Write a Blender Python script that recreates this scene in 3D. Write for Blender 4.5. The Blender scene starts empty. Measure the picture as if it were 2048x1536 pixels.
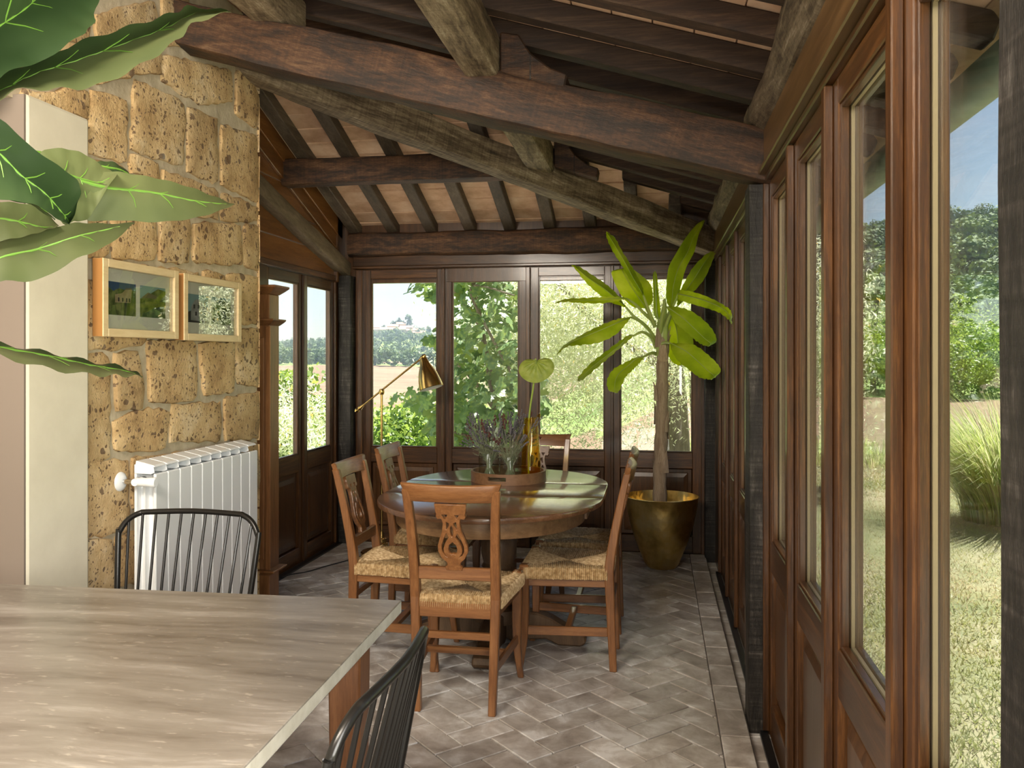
import bpy, bmesh, math, random
import numpy as np
from mathutils import Vector, Matrix, Euler, noise as mnoise
rnd = random.Random(7)
SC = bpy.context.scene
COL = SC.collection

# ------------------------------------------------------------------ camera, sky, sun, large lights, exposure
cd = bpy.data.cameras.new('camera'); cam = bpy.data.objects.new('camera', cd); COL.objects.link(cam)
cd.sensor_width = 36.0; cd.lens = 1700.0 / 2048.0 * 36.0; cd.shift_y = -56.0 / 2048.0
cd.clip_start = 0.05; cd.clip_end = 6000
cam.location = (0, 0, 1.40); cam.rotation_euler = (math.radians(90), 0, math.atan(288.0 / 1700.0))
SC.camera = cam
SC.view_settings.view_transform = 'Standard'; SC.view_settings.look = 'None'
SC.view_settings.exposure = 1.85; SC.view_settings.gamma = 1.0; SC.view_settings.use_curve_mapping = False
SC.cycles.use_denoising = True
SC.cycles.max_bounces = 10; SC.cycles.diffuse_bounces = 4; SC.cycles.glossy_bounces = 4
SC.cycles.transmission_bounces = 6; SC.cycles.transparent_max_bounces = 24; SC.cycles.volume_bounces = 0
SC.cycles.caustics_reflective = False; SC.cycles.caustics_refractive = False
SC.cycles.sample_clamp_indirect = 6.0
SC.cycles.adaptive_threshold = 0.02

W = bpy.data.worlds.new('sky'); SC.world = W; W.use_nodes = True
nt = W.node_tree; nt.nodes.clear()
out = nt.nodes.new('ShaderNodeOutputWorld'); bg = nt.nodes.new('ShaderNodeBackground')
sky = nt.nodes.new('ShaderNodeTexSky'); sky.sky_type = 'NISHITA'; sky.sun_disc = False
sky.sun_elevation = math.radians(58); sky.sun_rotation = math.radians(28); sky.air_density = 1.0; sky.dust_density = 0.35; sky.altitude = 300
tc = nt.nodes.new('ShaderNodeTexCoord'); mp = nt.nodes.new('ShaderNodeMapping'); mp.inputs['Scale'].default_value = (1, 1, 3.2)
nz = nt.nodes.new('ShaderNodeTexNoise'); nz.inputs['Scale'].default_value = 2.3; nz.inputs['Detail'].default_value = 7; nz.inputs['Roughness'].default_value = 0.55
rp = nt.nodes.new('ShaderNodeValToRGB'); rp.color_ramp.elements[0].position = 0.54; rp.color_ramp.elements[1].position = 0.78
rp.color_ramp.elements[0].color = (0, 0, 0, 1); rp.color_ramp.elements[1].color = (0.85, 0.85, 0.85, 1)
mx = nt.nodes.new('ShaderNodeMix'); mx.data_type = 'RGBA'
mx.inputs[7].default_value = (7.0, 7.3, 8.0, 1)
nt.links.new(tc.outputs['Generated'], mp.inputs['Vector']); nt.links.new(mp.outputs[0], nz.inputs['Vector'])
nt.links.new(nz.outputs[0], rp.inputs[0]); nt.links.new(rp.outputs[0], mx.inputs[0])
nt.links.new(sky.outputs[0], mx.inputs[6]); nt.links.new(mx.outputs[2], bg.inputs[0])
bg.inputs[1].default_value = 0.032
nt.links.new(bg.outputs[0], out.inputs[0])

sd = bpy.data.lights.new('sun', 'SUN'); sd.energy = 6.2; sd.angle = math.radians(0.6); sd.color = (1.0, 0.95, 0.87)
sun = bpy.data.objects.new('sun', sd); COL.objects.link(sun)
_az, _el = math.radians(22), math.radians(60)      # high sun ahead of the camera, a little to the right
sv = Vector((math.sin(_az) * math.cos(_el), math.cos(_az) * math.cos(_el), math.sin(_el)))
sun.rotation_euler = sv.to_track_quat('Z', 'Y').to_euler()
sun.location = sv * 30

def area(name, loc, target, sx, sy, watts, color):
    l = bpy.data.lights.new(name, 'AREA'); l.shape = 'RECTANGLE'; l.size = sx; l.size_y = sy; l.energy = watts; l.color = color
    o = bpy.data.objects.new(name, l); COL.objects.link(o); o.location = loc
    o.rotation_euler = (Vector(loc) - Vector(target)).to_track_quat('Z', 'Y').to_euler()
    return o
area('fill_light_side', (0.37, -0.50, 1.42), (-5.0, -0.50, 1.42), 2.2, 1.2, 50, (1.0, 0.96, 0.88))  # added fill panel, unseen beside the camera, brightens stone wall and table
area('fill_light_high', (-1.1, 0.05, 2.66), (-0.9, 3.6, 0.6), 1.7, 0.45, 42, (1.0, 0.90, 0.76))  # added fill above the camera, out of view, lifts floor and furniture
area('fill_light_low', (-1.3, -1.5, 0.06), (-1.3, -1.3, 3.0), 3.0, 2.4, 34, (1.0, 0.95, 0.84))  # added upward fill behind the camera, lifts the beam undersides

# ------------------------------------------------------------------ helpers
class MB:
    """collects vertices and faces for one mesh object"""
    def __init__(s): s.v = []; s.f = []
    def add(s, vs, fs):
        n = len(s.v); s.v += [tuple(p) for p in vs]; s.f += [tuple(i + n for i in q) for q in fs]; return s
    def box(s, c, d, rot=None):
        x, y, z = d[0] / 2, d[1] / 2, d[2] / 2
        vs = [Vector(p) for p in ((-x,-y,-z),(x,-y,-z),(x,y,-z),(-x,y,-z),(-x,-y,z),(x,-y,z),(x,y,z),(-x,y,z))]
        if rot is not None: vs = [rot @ p for p in vs]
        return s.add([p + Vector(c) for p in vs], [(3,2,1,0),(4,5,6,7),(0,1,5,4),(1,2,6,5),(2,3,7,6),(3,0,4,7)])
    def bb(s, a, b):
        return s.box([(a[i] + b[i]) / 2 for i in range(3)], [abs(b[i] - a[i]) for i in range(3)])
    def hexa(s, p):   # 8 points: bottom ring 4, top ring 4
        return s.add(p, [(3,2,1,0),(4,5,6,7),(0,1,5,4),(1,2,6,5),(2,3,7,6),(3,0,4,7)])
    def tube(s, pts, r, n=8, cap=True):
        pts = [Vector(p) for p in pts]; m = len(pts)
        rr = r if isinstance(r, (list, tuple)) else [r] * m
        base = len(s.v); up = None
        for i, p in enumerate(pts):
            t = (pts[min(i + 1, m - 1)] - pts[max(i - 1, 0)]).normalized()
            if up is None:
                a = Vector((0, 0, 1)) if abs(t.z) < 0.9 else Vector((1, 0, 0))
                u = t.cross(a).normalized()
            else:
                u = (up - t * up.dot(t)).normalized()
            up = u; w = t.cross(u)
            for k in range(n):
                a = 2 * math.pi * k / n
                s.v.append(tuple(p + (u * math.cos(a) + w * math.sin(a)) * rr[i]))
        for i in range(m - 1):
            for k in range(n):
                a = base + i * n + k; b = base + i * n + (k + 1) % n
                s.f.append((a, b, b + n, a + n))
        if cap:
            s.f.append(tuple(base + k for k in reversed(range(n)))); s.f.append(tuple(base + (m - 1) * n + k for k in range(n)))
        return s
    def lathe(s, prof, c=(0, 0, 0), n=32, axis=None):
        base = len(s.v); c = Vector(c); R = axis.to_matrix() if axis is not None else None
        for (r, z) in prof:
            for k in range(n):
                a = 2 * math.pi * k / n; p = Vector((r * math.cos(a), r * math.sin(a), z))
                if R is not None: p = R @ p
                s.v.append(tuple(p + c))
        for i in range(len(prof) - 1):
            for k in range(n):
                a = base + i * n + k; b = base + i * n + (k + 1) % n
                s.f.append((a, b, b + n, a + n))
        return s
    def prism(s, poly, axis, a, b):
        """extrude a 2D polygon along axis x/y/z between a and b"""
        def mk(u, v, w): return {'x': (w, u, v), 'y': (u, w, v), 'z': (u, v, w)}[axis]
        n = len(poly)
        vs = [mk(u, v, a) for u, v in poly] + [mk(u, v, b) for u, v in poly]
        fs = [tuple(range(n - 1, -1, -1)), tuple(range(n, 2 * n))] + [(i, (i + 1) % n, n + (i + 1) % n, n + i) for i in range(n)]
        return s.add(vs, fs)
    def grid(s, rows, close=False):
        n = len(rows[0]); base = len(s.v)
        for r in rows: s.v += [tuple(p) for p in r]
        for i in range(len(rows) - 1):
            for k in range(n - 1):
                a = base + i * n + k; s.f.append((a, a + 1, a + n + 1, a + n))
        return s
    def mesh(s, name, mat, bevel=0.0, smooth=False, origin=None, seg=1):
        me = bpy.data.meshes.new(name)
        vs = s.v if origin is None else [(p[0] - origin[0], p[1] - origin[1], p[2] - origin[2]) for p in s.v]
        me.from_pydata(vs, [], s.f)
        bm = bmesh.new(); bm.from_mesh(me)
        bmesh.ops.recalc_face_normals(bm, faces=bm.faces)
        if bevel > 0:
            es = [e for e in bm.edges if len(e.link_faces) == 2 and e.calc_face_angle(0) > 0.6]
            bmesh.ops.bevel(bm, geom=es, offset=bevel, segments=seg, affect='EDGES', profile=0.5, clamp_overlap=True)
        bm.to_mesh(me); bm.free()
        if smooth:
            me.polygons.foreach_set('use_smooth', [True] * len(me.polygons))
            me.set_sharp_from_angle(angle=math.radians(38))
        for m in (mat if isinstance(mat, (list, tuple)) else [mat]): me.materials.append(m)
        return me
    def build(s, name, mat, parent=None, bevel=0.0, smooth=False, seg=1):
        """mesh given in world coordinates; parts are expressed relative to their parent's place"""
        org = place(parent) if parent is not None else None
        o = bpy.data.objects.new(name, s.mesh(name, mat, bevel, smooth, org, seg)); COL.objects.link(o)
        if parent is not None: o.parent = parent; o['_p'] = list(org)
        return o

def place(o):
    p = Vector(o.location)
    while o.parent is not None: o = o.parent; p = p + Vector(o.location)
    return p
def empty(name, loc=(0, 0, 0), rz=0.0):
    o = bpy.data.objects.new(name, None); COL.objects.link(o); o.location = loc; o.rotation_euler = (0, 0, rz)
    o.empty_display_size = 0.1
    return o
def tag(o, label=None, cat=None, group=None, kind=None):
    if label: o['label'] = label
    if cat: o['category'] = cat
    if group: o['group'] = group
    if kind: o['kind'] = kind
    return o
def thing(name, loc, label, cat, group=None, kind=None, rz=0.0):
    return tag(empty(name, loc, rz), label, cat, group, kind)
def link_mesh(name, me, parent=None, loc=(0, 0, 0), rot=None):
    o = bpy.data.objects.new(name, me); COL.objects.link(o); o.location = loc
    if rot is not None: o.rotation_euler = rot
    if parent is not None: o.parent = parent
    return o
def copy_tree(o, parent=None):
    c = o.copy(); COL.objects.link(c)
    if parent is not None: c.parent = parent
    for ch in list(o.children): copy_tree(ch, c)
    return c
def catmull(pts, n):
    pts = [Vector(p) for p in pts]; m = len(pts); res = []
    for i in range(m - 1):
        p0 = pts[max(i - 1, 0)]; p1 = pts[i]; p2 = pts[i + 1]; p3 = pts[min(i + 2, m - 1)]
        for k in range(n):
            t = k / n
            res.append(0.5 * ((2 * p1) + (p2 - p0) * t + (2 * p0 - 5 * p1 + 4 * p2 - p3) * t * t + (3 * p1 - p0 - 3 * p2 + p3) * t ** 3))
    res.append(pts[-1]); return res
def npmesh(name, V, F, mat, smooth=False, col=None):
    """big mesh from numpy arrays; col gives each face's own colour variation 0..1"""
    V = np.asarray(V, dtype=np.float32); F = np.asarray(F, dtype=np.int32); k = F.shape[1]
    me = bpy.data.meshes.new(name)
    me.vertices.add(len(V)); me.vertices.foreach_set('co', V.ravel())
    me.loops.add(F.size); me.loops.foreach_set('vertex_index', F.ravel())
    me.polygons.add(len(F)); me.polygons.foreach_set('loop_start', np.arange(0, F.size, k, dtype=np.int32))
    me.polygons.foreach_set('loop_total', np.full(len(F), k, dtype=np.int32))
    if smooth: me.polygons.foreach_set('use_smooth', np.ones(len(F), dtype=bool))
    me.update(calc_edges=True); me.validate()
    if col is not None:
        at = me.attributes.new('tint', 'FLOAT', 'FACE'); at.data.foreach_set('value', np.asarray(col, dtype=np.float32))
    me.materials.append(mat)
    return me

# ------------------------------------------------------------------ materials
def newmat(name):
    m = bpy.data.materials.new(name); m.use_nodes = True
    n = m.node_tree; b = n.nodes['Principled BSDF']; return m, n, b
def N(n, t, **kw):
    o = n.nodes.new(t)
    for k, v in kw.items():
        if k.startswith('i_'): o.inputs[k[2:].replace('_', ' ')].default_value = v
        else: setattr(o, k, v)
    return o
def ramp(n, stops):
    r = n.nodes.new('ShaderNodeValToRGB'); e = r.color_ramp.elements
    while len(e) < len(stops): e.new(0.5)
    for i, (p, c) in enumerate(stops):
        e[i].position = p; e[i].color = (c[0], c[1], c[2], 1) if len(c) == 3 else c
    return r
def coords(n, scale, kind='Object', rand=True):
    """object space coordinates, shifted for each object so that copies differ"""
    tcn = n.nodes.new('ShaderNodeTexCoord'); mpn = n.nodes.new('ShaderNodeMapping')
    mpn.inputs['Scale'].default_value = scale
    n.links.new(tcn.outputs[kind], mpn.inputs['Vector'])
    if rand:
        oi = n.nodes.new('ShaderNodeObjectInfo'); ml = n.nodes.new('ShaderNodeVectorMath'); ml.operation = 'SCALE'
        cb = n.nodes.new('ShaderNodeCombineXYZ')
        for i in range(3): n.links.new(oi.outputs['Random'], cb.inputs[i])
        n.links.new(cb.outputs[0], ml.inputs[0]); ml.inputs['Scale'].default_value = 37.0
        n.links.new(ml.outputs[0], mpn.inputs['Location'])
    return mpn.outputs[0]
def bump(n, b, height, strength=0.3, dist=0.01):
    bp = n.nodes.new('ShaderNodeBump'); bp.inputs['Strength'].default_value = strength; bp.inputs['Distance'].default_value = dist
    n.links.new(height, bp.inputs['Height']); n.links.new(bp.outputs[0], b.inputs['Normal']); return bp
def wood(name, stops, axis='x', scale=1.0, rough=0.45, bs=0.25, coat=0.0, stretch=14.0, var=0.25, saw=0.0):
    m, n, b = newmat(name)
    s = {'x': (scale, stretch * scale, stretch * scale), 'y': (stretch * scale, scale, stretch * scale), 'z': (stretch * scale, stretch * scale, scale)}[axis]
    v = coords(n, s)
    t1 = N(n, 'ShaderNodeTexNoise', i_Scale=1.6, i_Detail=6.0, i_Roughness=0.62, i_Distortion=0.6)
    t2 = N(n, 'ShaderNodeTexNoise', i_Scale=7.0, i_Detail=4.0, i_Roughness=0.6)
    n.links.new(v, t1.inputs['Vector']); n.links.new(v, t2.inputs['Vector'])
    ad = N(n, 'ShaderNodeMath', operation='MULTIPLY_ADD'); ad.inputs[1].default_value = 0.35; n.links.new(t2.outputs[0], ad.inputs[0]); 
    ml = N(n, 'ShaderNodeMath', operation='MULTIPLY'); ml.inputs[1].default_value = 0.65; n.links.new(t1.outputs[0], ml.inputs[0]); n.links.new(ml.outputs[0], ad.inputs[2])
    t3 = N(n, 'ShaderNodeTexNoise', i_Scale=24.0, i_Detail=5.0, i_Roughness=0.7); n.links.new(v, t3.inputs['Vector'])
    a3 = N(n, 'ShaderNodeMath', operation='MULTIPLY_ADD'); a3.inputs[1].default_value = 0.30; n.links.new(t3.outputs[0], a3.inputs[0])
    s3 = N(n, 'ShaderNodeMath', operation='SUBTRACT'); s3.inputs[1].default_value = 0.15; n.links.new(ad.outputs[0], s3.inputs[0]); n.links.new(s3.outputs[0], a3.inputs[2])
    ad = a3
    if saw:      # marks left across the grain by the saw
        tcs = n.nodes.new('ShaderNodeTexCoord'); mps = n.nodes.new('ShaderNodeMapping')
        mps.inputs['Scale'].default_value = {'x': (85, 3, 3), 'y': (3, 85, 3), 'z': (3, 3, 85)}[axis]; mps.inputs['Rotation'].default_value = (0.06, 0.10, 0.05)
        n.links.new(tcs.outputs['Object'], mps.inputs['Vector']); ts = N(n, 'ShaderNodeTexNoise', i_Scale=1.0, i_Detail=3.0); n.links.new(mps.outputs[0], ts.inputs['Vector'])
        a4 = N(n, 'ShaderNodeMath', operation='MULTIPLY_ADD'); a4.inputs[1].default_value = saw; n.links.new(ts.outputs[0], a4.inputs[0])
        s4 = N(n, 'ShaderNodeMath', operation='SUBTRACT'); s4.inputs[1].default_value = saw * 0.5; n.links.new(ad.outputs[0], s4.inputs[0]); n.links.new(s4.outputs[0], a4.inputs[2]); ad = a4
    r = ramp(n, stops); n.links.new(ad.outputs[0], r.inputs[0])
    hs = N(n, 'ShaderNodeHueSaturation'); oi = N(n, 'ShaderNodeObjectInfo')
    mr = N(n, 'ShaderNodeMapRange'); mr.inputs['To Min'].default_value = 1 - var; mr.inputs['To Max'].default_value = 1 + var
    n.links.new(oi.outputs['Random'], mr.inputs[0]); n.links.new(mr.outputs[0], hs.inputs['Value'])
    n.links.new(r.outputs[0], hs.inputs['Color']); n.links.new(hs.outputs[0], b.inputs['Base Color'])
    b.inputs['Roughness'].default_value = rough
    if coat: b.inputs['Coat Weight'].default_value = coat; b.inputs['Coat Roughness'].default_value = 0.12
    bump(n, b, ad.outputs[0], bs, 0.006)
    return m
def plain(name, col, rough=0.5, metal=0.0, coat=0.0, spec=0.5):
    m, n, b = newmat(name); b.inputs['Base Color'].default_value = (*col, 1); b.inputs['Roughness'].default_value = rough
    b.inputs['Metallic'].default_value = metal; b.inputs['Coat Weight'].default_value = coat; b.inputs['Specular IOR Level'].default_value = spec
    return m
def mottled(name, stops, scale=4.0, rough=0.8, bs=0.3, detail=8.0, dist=0.01, rand=True):
    m, n, b = newmat(name); v = coords(n, (1, 1, 1), rand=rand)
    t = N(n, 'ShaderNodeTexNoise', i_Scale=scale, i_Detail=detail, i_Roughness=0.6); n.links.new(v, t.inputs['Vector'])
    r = ramp(n, stops); n.links.new(t.outputs[0], r.inputs[0]); n.links.new(r.outputs[0], b.inputs['Base Color'])
    b.inputs['Roughness'].default_value = rough
    if bs: bump(n, b, t.outputs[0], bs, dist)
    return m
M = {}
BEAM = [(0.30, (0.007, 0.004, 0.0025)), (0.44, (0.030, 0.015, 0.0075)), (0.56, (0.088, 0.038, 0.015)), (0.70, (0.19, 0.105, 0.050))]
M['beam'] = wood('old_beam', BEAM, 'x', 2.2, 0.62, 1.0, stretch=5, saw=0.12)
GREY = [(0.30, (0.020, 0.013, 0.007)), (0.43, (0.085, 0.058, 0.032)), (0.57, (0.20, 0.15, 0.092)), (0.70, (0.38, 0.32, 0.23))]
M['greybeam'] = wood('weathered_beam', GREY, 'x', 2.0, 0.7, 0.9, stretch=7, saw=0.20)
M['gablewood'] = wood('worm_eaten_timber', [(0.28, (0.10, 0.066, 0.036)), (0.5, (0.20, 0.145, 0.088)), (0.72, (0.32, 0.245, 0.16))], 'x', 2.4, 0.7, 0.6, stretch=5)
M['greybeam_y'] = wood('weathered_purlin', [(p, (r * 1.1, g * 1.12, b * 1.08)) for p, (r, g, b) in GREY], 'x', 2.0, 0.7, 0.9, stretch=6, saw=0.14)
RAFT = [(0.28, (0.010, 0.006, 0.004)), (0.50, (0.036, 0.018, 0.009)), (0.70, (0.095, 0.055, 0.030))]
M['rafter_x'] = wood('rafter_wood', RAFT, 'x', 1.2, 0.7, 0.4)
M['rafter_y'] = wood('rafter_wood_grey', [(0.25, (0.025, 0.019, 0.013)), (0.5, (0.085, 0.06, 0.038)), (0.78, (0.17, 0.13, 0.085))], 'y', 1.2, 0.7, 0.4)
POST = [(0.30, (0.004, 0.0035, 0.003)), (0.48, (0.013, 0.011, 0.009)), (0.60, (0.034, 0.029, 0.025)), (0.74, (0.11, 0.10, 0.09))]
M['post'] = wood('dark_post', POST, 'z', 2.4, 0.6, 1.0, stretch=5, saw=0.45)
SASH = [(0.28, (0.020, 0.008, 0.003)), (0.50, (0.068, 0.027, 0.008)), (0.70, (0.17, 0.070, 0.019))]
M['sash_z'] = wood('sash_stile', SASH, 'z', 1.4, 0.34, 0.18, 0.25, stretch=18)
M['sash_y'] = wood('sash_rail_deep', SASH, 'y', 1.4, 0.34, 0.18, 0.25, stretch=18)
M['sash_x'] = wood('sash_rail_wide', SASH, 'x', 1.4, 0.34, 0.18, 0.25, stretch=18)
PANEL = [(0.25, (0.030, 0.013, 0.006)), (0.50, (0.075, 0.033, 0.012)), (0.75, (0.14, 0.062, 0.022))]
M['panel_z'] = wood('raised_panel', PANEL, 'z', 1.2, 0.3, 0.12, 0.3, stretch=16)
CLAD = [(0.22, (0.075, 0.026, 0.008)), (0.50, (0.19, 0.074, 0.020)), (0.78, (0.32, 0.145, 0.045))]
M['clad_y'] = wood('gable_boards', CLAD, 'y', 0.9, 0.38, 0.15, 0.2, stretch=9)
M['clad_x'] = wood('fascia_board', SASH, 'x', 0.9, 0.36, 0.15, 0.2, stretch=12)
M['fascia_y'] = wood('fascia_long', [(0.25, (0.050, 0.026, 0.010)), (0.5, (0.105, 0.056, 0.020)), (0.75, (0.18, 0.10, 0.04))], 'y', 0.9, 0.34, 0.15, 0.25, stretch=12)
CH = [(0.25, (0.095, 0.035, 0.012)), (0.50, (0.215, 0.088, 0.029)), (0.74, (0.33, 0.155, 0.058))]
M['chair_z'] = wood('chair_wood_upright', CH, 'z', 1.6, 0.36, 0.12, 0.25, stretch=12, var=0.12)
M['chair_x'] = wood('chair_wood_cross', CH, 'x', 1.6, 0.36, 0.12, 0.25, stretch=12, var=0.12)
M['chair_y'] = wood('chair_wood_side', CH, 'y', 1.6, 0.36, 0.12, 0.25, stretch=12, var=0.12)
TAB = [(0.25, (0.060, 0.028, 0.014)), (0.50, (0.13, 0.062, 0.030)), (0.75, (0.22, 0.115, 0.058))]
M['table_top'] = wood('table_top_wood', TAB, 'x', 1.3, 0.22, 0.06, 0.5, stretch=12)
M['table_y'] = wood('table_base_wood', [(0.25, (0.05, 0.028, 0.015)), (0.5, (0.12, 0.070, 0.036)), (0.75, (0.20, 0.125, 0.07))], 'z', 1.3, 0.5, 0.25, stretch=7)
M['apron'] = wood('table_apron_wood', [(0.25, (0.12, 0.062, 0.026)), (0.5, (0.23, 0.125, 0.055)), (0.75, (0.34, 0.21, 0.10))], 'x', 1.3, 0.45, 0.2, stretch=9)
M['tray'] = wood('tray_wood', [(0.25, (0.15, 0.07, 0.03)), (0.5, (0.26, 0.13, 0.06)), (0.75, (0.36, 0.2, 0.1))], 'x', 2.0, 0.5, 0.1, stretch=9)
M['legwood'] = wood('leg_wood', [(0.25, (0.09, 0.034, 0.012)), (0.5, (0.19, 0.075, 0.028)), (0.75, (0.3, 0.13, 0.05))], 'z', 1.6, 0.4, 0.12, 0.1, stretch=12)
M['pale_wood'] = wood('pale_frame_wood', [(0.25, (0.55, 0.40, 0.21)), (0.5, (0.68, 0.52, 0.29)), (0.75, (0.76, 0.61, 0.38))], 'y', 2.0, 0.4, 0.05, stretch=8, var=0.05)
M['pale_side'] = plain('frame_side_wood', (0.36, 0.17, 0.05), 0.45)
M['cab'] = wood('cabinet_wood', [(0.25, (0.08, 0.03, 0.010)), (0.5, (0.20, 0.085, 0.03)), (0.75, (0.32, 0.15, 0.06))], 'z', 1.3, 0.4, 0.15, 0.15, stretch=12)
M['black_metal'] = plain('black_metal', (0.012, 0.011, 0.010), 0.28, 0.3)
M['track'] = plain('black_track', (0.015, 0.016, 0.018), 0.35, 0.4)
M['brass'] = plain('brass', (0.62, 0.42, 0.15), 0.25, 1.0)
M['white_in'] = plain('white_enamel_inside', (0.85, 0.82, 0.74), 0.5)
M['enamel'] = plain('white_enamel', (0.82, 0.84, 0.85), 0.3, 0.0, 0.2)
M['chrome'] = plain('chrome', (0.7, 0.7, 0.7), 0.15, 1.0)
M['rubber'] = plain('pale_gasket', (0.46, 0.37, 0.22), 0.6)
M['bulb'] = plain('bulb_glass', (0.9, 0.88, 0.8), 0.2)
M['cable'] = plain('black_cable', (0.02, 0.02, 0.02), 0.5)
M['soil'] = mottled('soil', [(0.3, (0.03, 0.02, 0.012)), (0.7, (0.1, 0.07, 0.045))], 30, 0.95, 0.6)
M['copper'] = mottled('green_copper', [(0.3, (0.10, 0.155, 0.11)), (0.55, (0.16, 0.22, 0.16)), (0.75, (0.26, 0.33, 0.25))], 5, 0.55, 0.1)
M['plaster'] = mottled('cream_plaster', [(0.3, (0.60, 0.55, 0.43)), (0.7, (0.68, 0.63, 0.50))], 6, 0.85, 0.08)
M['shaded_taupe'] = plain('shaded_taupe_face', (0.20, 0.160, 0.128), 0.9)  # taupe darkened to put shade into the colour of the pier's front
M['room_wall'] = plain('pale_wall_paint', (0.70, 0.64, 0.54), 0.9)
M['mortar'] = mottled('lime_mortar', [(0.3, (0.40, 0.33, 0.22)), (0.55, (0.52, 0.44, 0.31)), (0.75, (0.62, 0.54, 0.40))], 14, 0.95, 0.6, dist=0.012)
M['roofdeck'] = plain('roof_deck', (0.25, 0.16, 0.10), 0.9)

def tufa():
    m, n, b = newmat('tufa_stone'); v = coords(n, (1, 1, 1))
    a = N(n, 'ShaderNodeTexNoise', i_Scale=5.0, i_Detail=8.0, i_Roughness=0.65)
    g = N(n, 'ShaderNodeTexNoise', i_Scale=60.0, i_Detail=4.0, i_Roughness=0.7)
    w = N(n, 'ShaderNodeTexVoronoi', i_Scale=34.0, i_Randomness=1.0); w2 = N(n, 'ShaderNodeTexVoronoi', i_Scale=85.0, i_Randomness=1.0)
    w3 = N(n, 'ShaderNodeTexVoronoi', i_Scale=11.0, i_Randomness=1.0)
    wd = N(n, 'ShaderNodeTexNoise', i_Scale=20.0, i_Detail=2.0)
    sc = N(n, 'ShaderNodeVectorMath', operation='SCALE'); sc.inputs['Scale'].default_value = 0.05
    n.links.new(v, wd.inputs['Vector']); n.links.new(wd.outputs['Color'], sc.inputs[0])
    av = N(n, 'ShaderNodeVectorMath', operation='ADD'); n.links.new(v, av.inputs[0]); n.links.new(sc.outputs[0], av.inputs[1])
    for t in (a, g): n.links.new(v, t.inputs['Vector'])
    for t in (w, w2, w3): n.links.new(av.outputs[0], t.inputs['Vector'])
    r = ramp(n, [(0.30, (0.30, 0.185, 0.080)), (0.44, (0.49, 0.325, 0.150)), (0.57, (0.61, 0.435, 0.225)), (0.70, (0.70, 0.56, 0.36))])
    n.links.new(a.outputs[0], r.inputs[0])
    hs = N(n, 'ShaderNodeHueSaturation'); oi = N(n, 'ShaderNodeObjectInfo')
    mr = N(n, 'ShaderNodeMapRange'); mr.inputs['To Min'].default_value = 0.86; mr.inputs['To Max'].default_value = 1.12
    n.links.new(oi.outputs['Random'], mr.inputs[0]); n.links.new(mr.outputs[0], hs.inputs['Value']); n.links.new(r.outputs[0], hs.inputs['Color'])
    # dark inclusions: per-cell size differs
    def spots(vor, lo, hi):
        sp = N(n, 'ShaderNodeSeparateColor'); n.links.new(vor.outputs['Color'], sp.inputs[0])
        th = N(n, 'ShaderNodeMapRange'); th.inputs['From Min'].default_value = 0.45; th.inputs['From Max'].default_value = 1.0
        th.inputs['To Min'].default_value = lo; th.inputs['To Max'].default_value = hi
        n.links.new(sp.outputs[0], th.inputs[0])
        ls = N(n, 'ShaderNodeMath', operation='LESS_THAN'); n.links.new(vor.outputs['Distance'], ls.inputs[0]); n.links.new(th.outputs[0], ls.inputs[1])
        return ls.outputs[0]
    s1 = spots(w, 0.0, 0.42); s2 = spots(w2, 0.05, 0.45); s3 = spots(w3, -0.3, 0.30)
    mxa = N(n, 'ShaderNodeMath', operation='MAXIMUM'); n.links.new(s1, mxa.inputs[0]); n.links.new(s2, mxa.inputs[1])
    mxb = N(n, 'ShaderNodeMath', operation='MAXIMUM'); n.links.new(mxa.outputs[0], mxb.inputs[0]); n.links.new(s3, mxb.inputs[1])
    fm = N(n, 'ShaderNodeMath', operation='MULTIPLY'); n.links.new(mxb.outputs[0], fm.inputs[0]); fm.inputs[1].default_value = 0.85
    mix = N(n, 'ShaderNodeMix', data_type='RGBA'); n.links.new(fm.outputs[0], mix.inputs[0]); n.links.new(hs.outputs[0], mix.inputs[6])
    dk = ramp(n, [(0.35, (0.10, 0.050, 0.022)), (0.6, (0.17, 0.11, 0.07)), (0.8, (0.14, 0.13, 0.115))]); n.links.new(wd.outputs[0], dk.inputs[0]); n.links.new(dk.outputs[0], mix.inputs[7])
    n.links.new(mix.outputs[2], b.inputs['Base Color']); b.inputs['Roughness'].default_value = 0.95
    hh = N(n, 'ShaderNodeMath', operation='MULTIPLY_ADD'); n.links.new(mxb.outputs[0], hh.inputs[0]); hh.inputs[1].default_value = -0.5
    n.links.new(g.outputs[0], hh.inputs[2]); bump(n, b, hh.outputs[0], 0.6, 0.012)
    return m
M['tufa'] = tufa()
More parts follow.
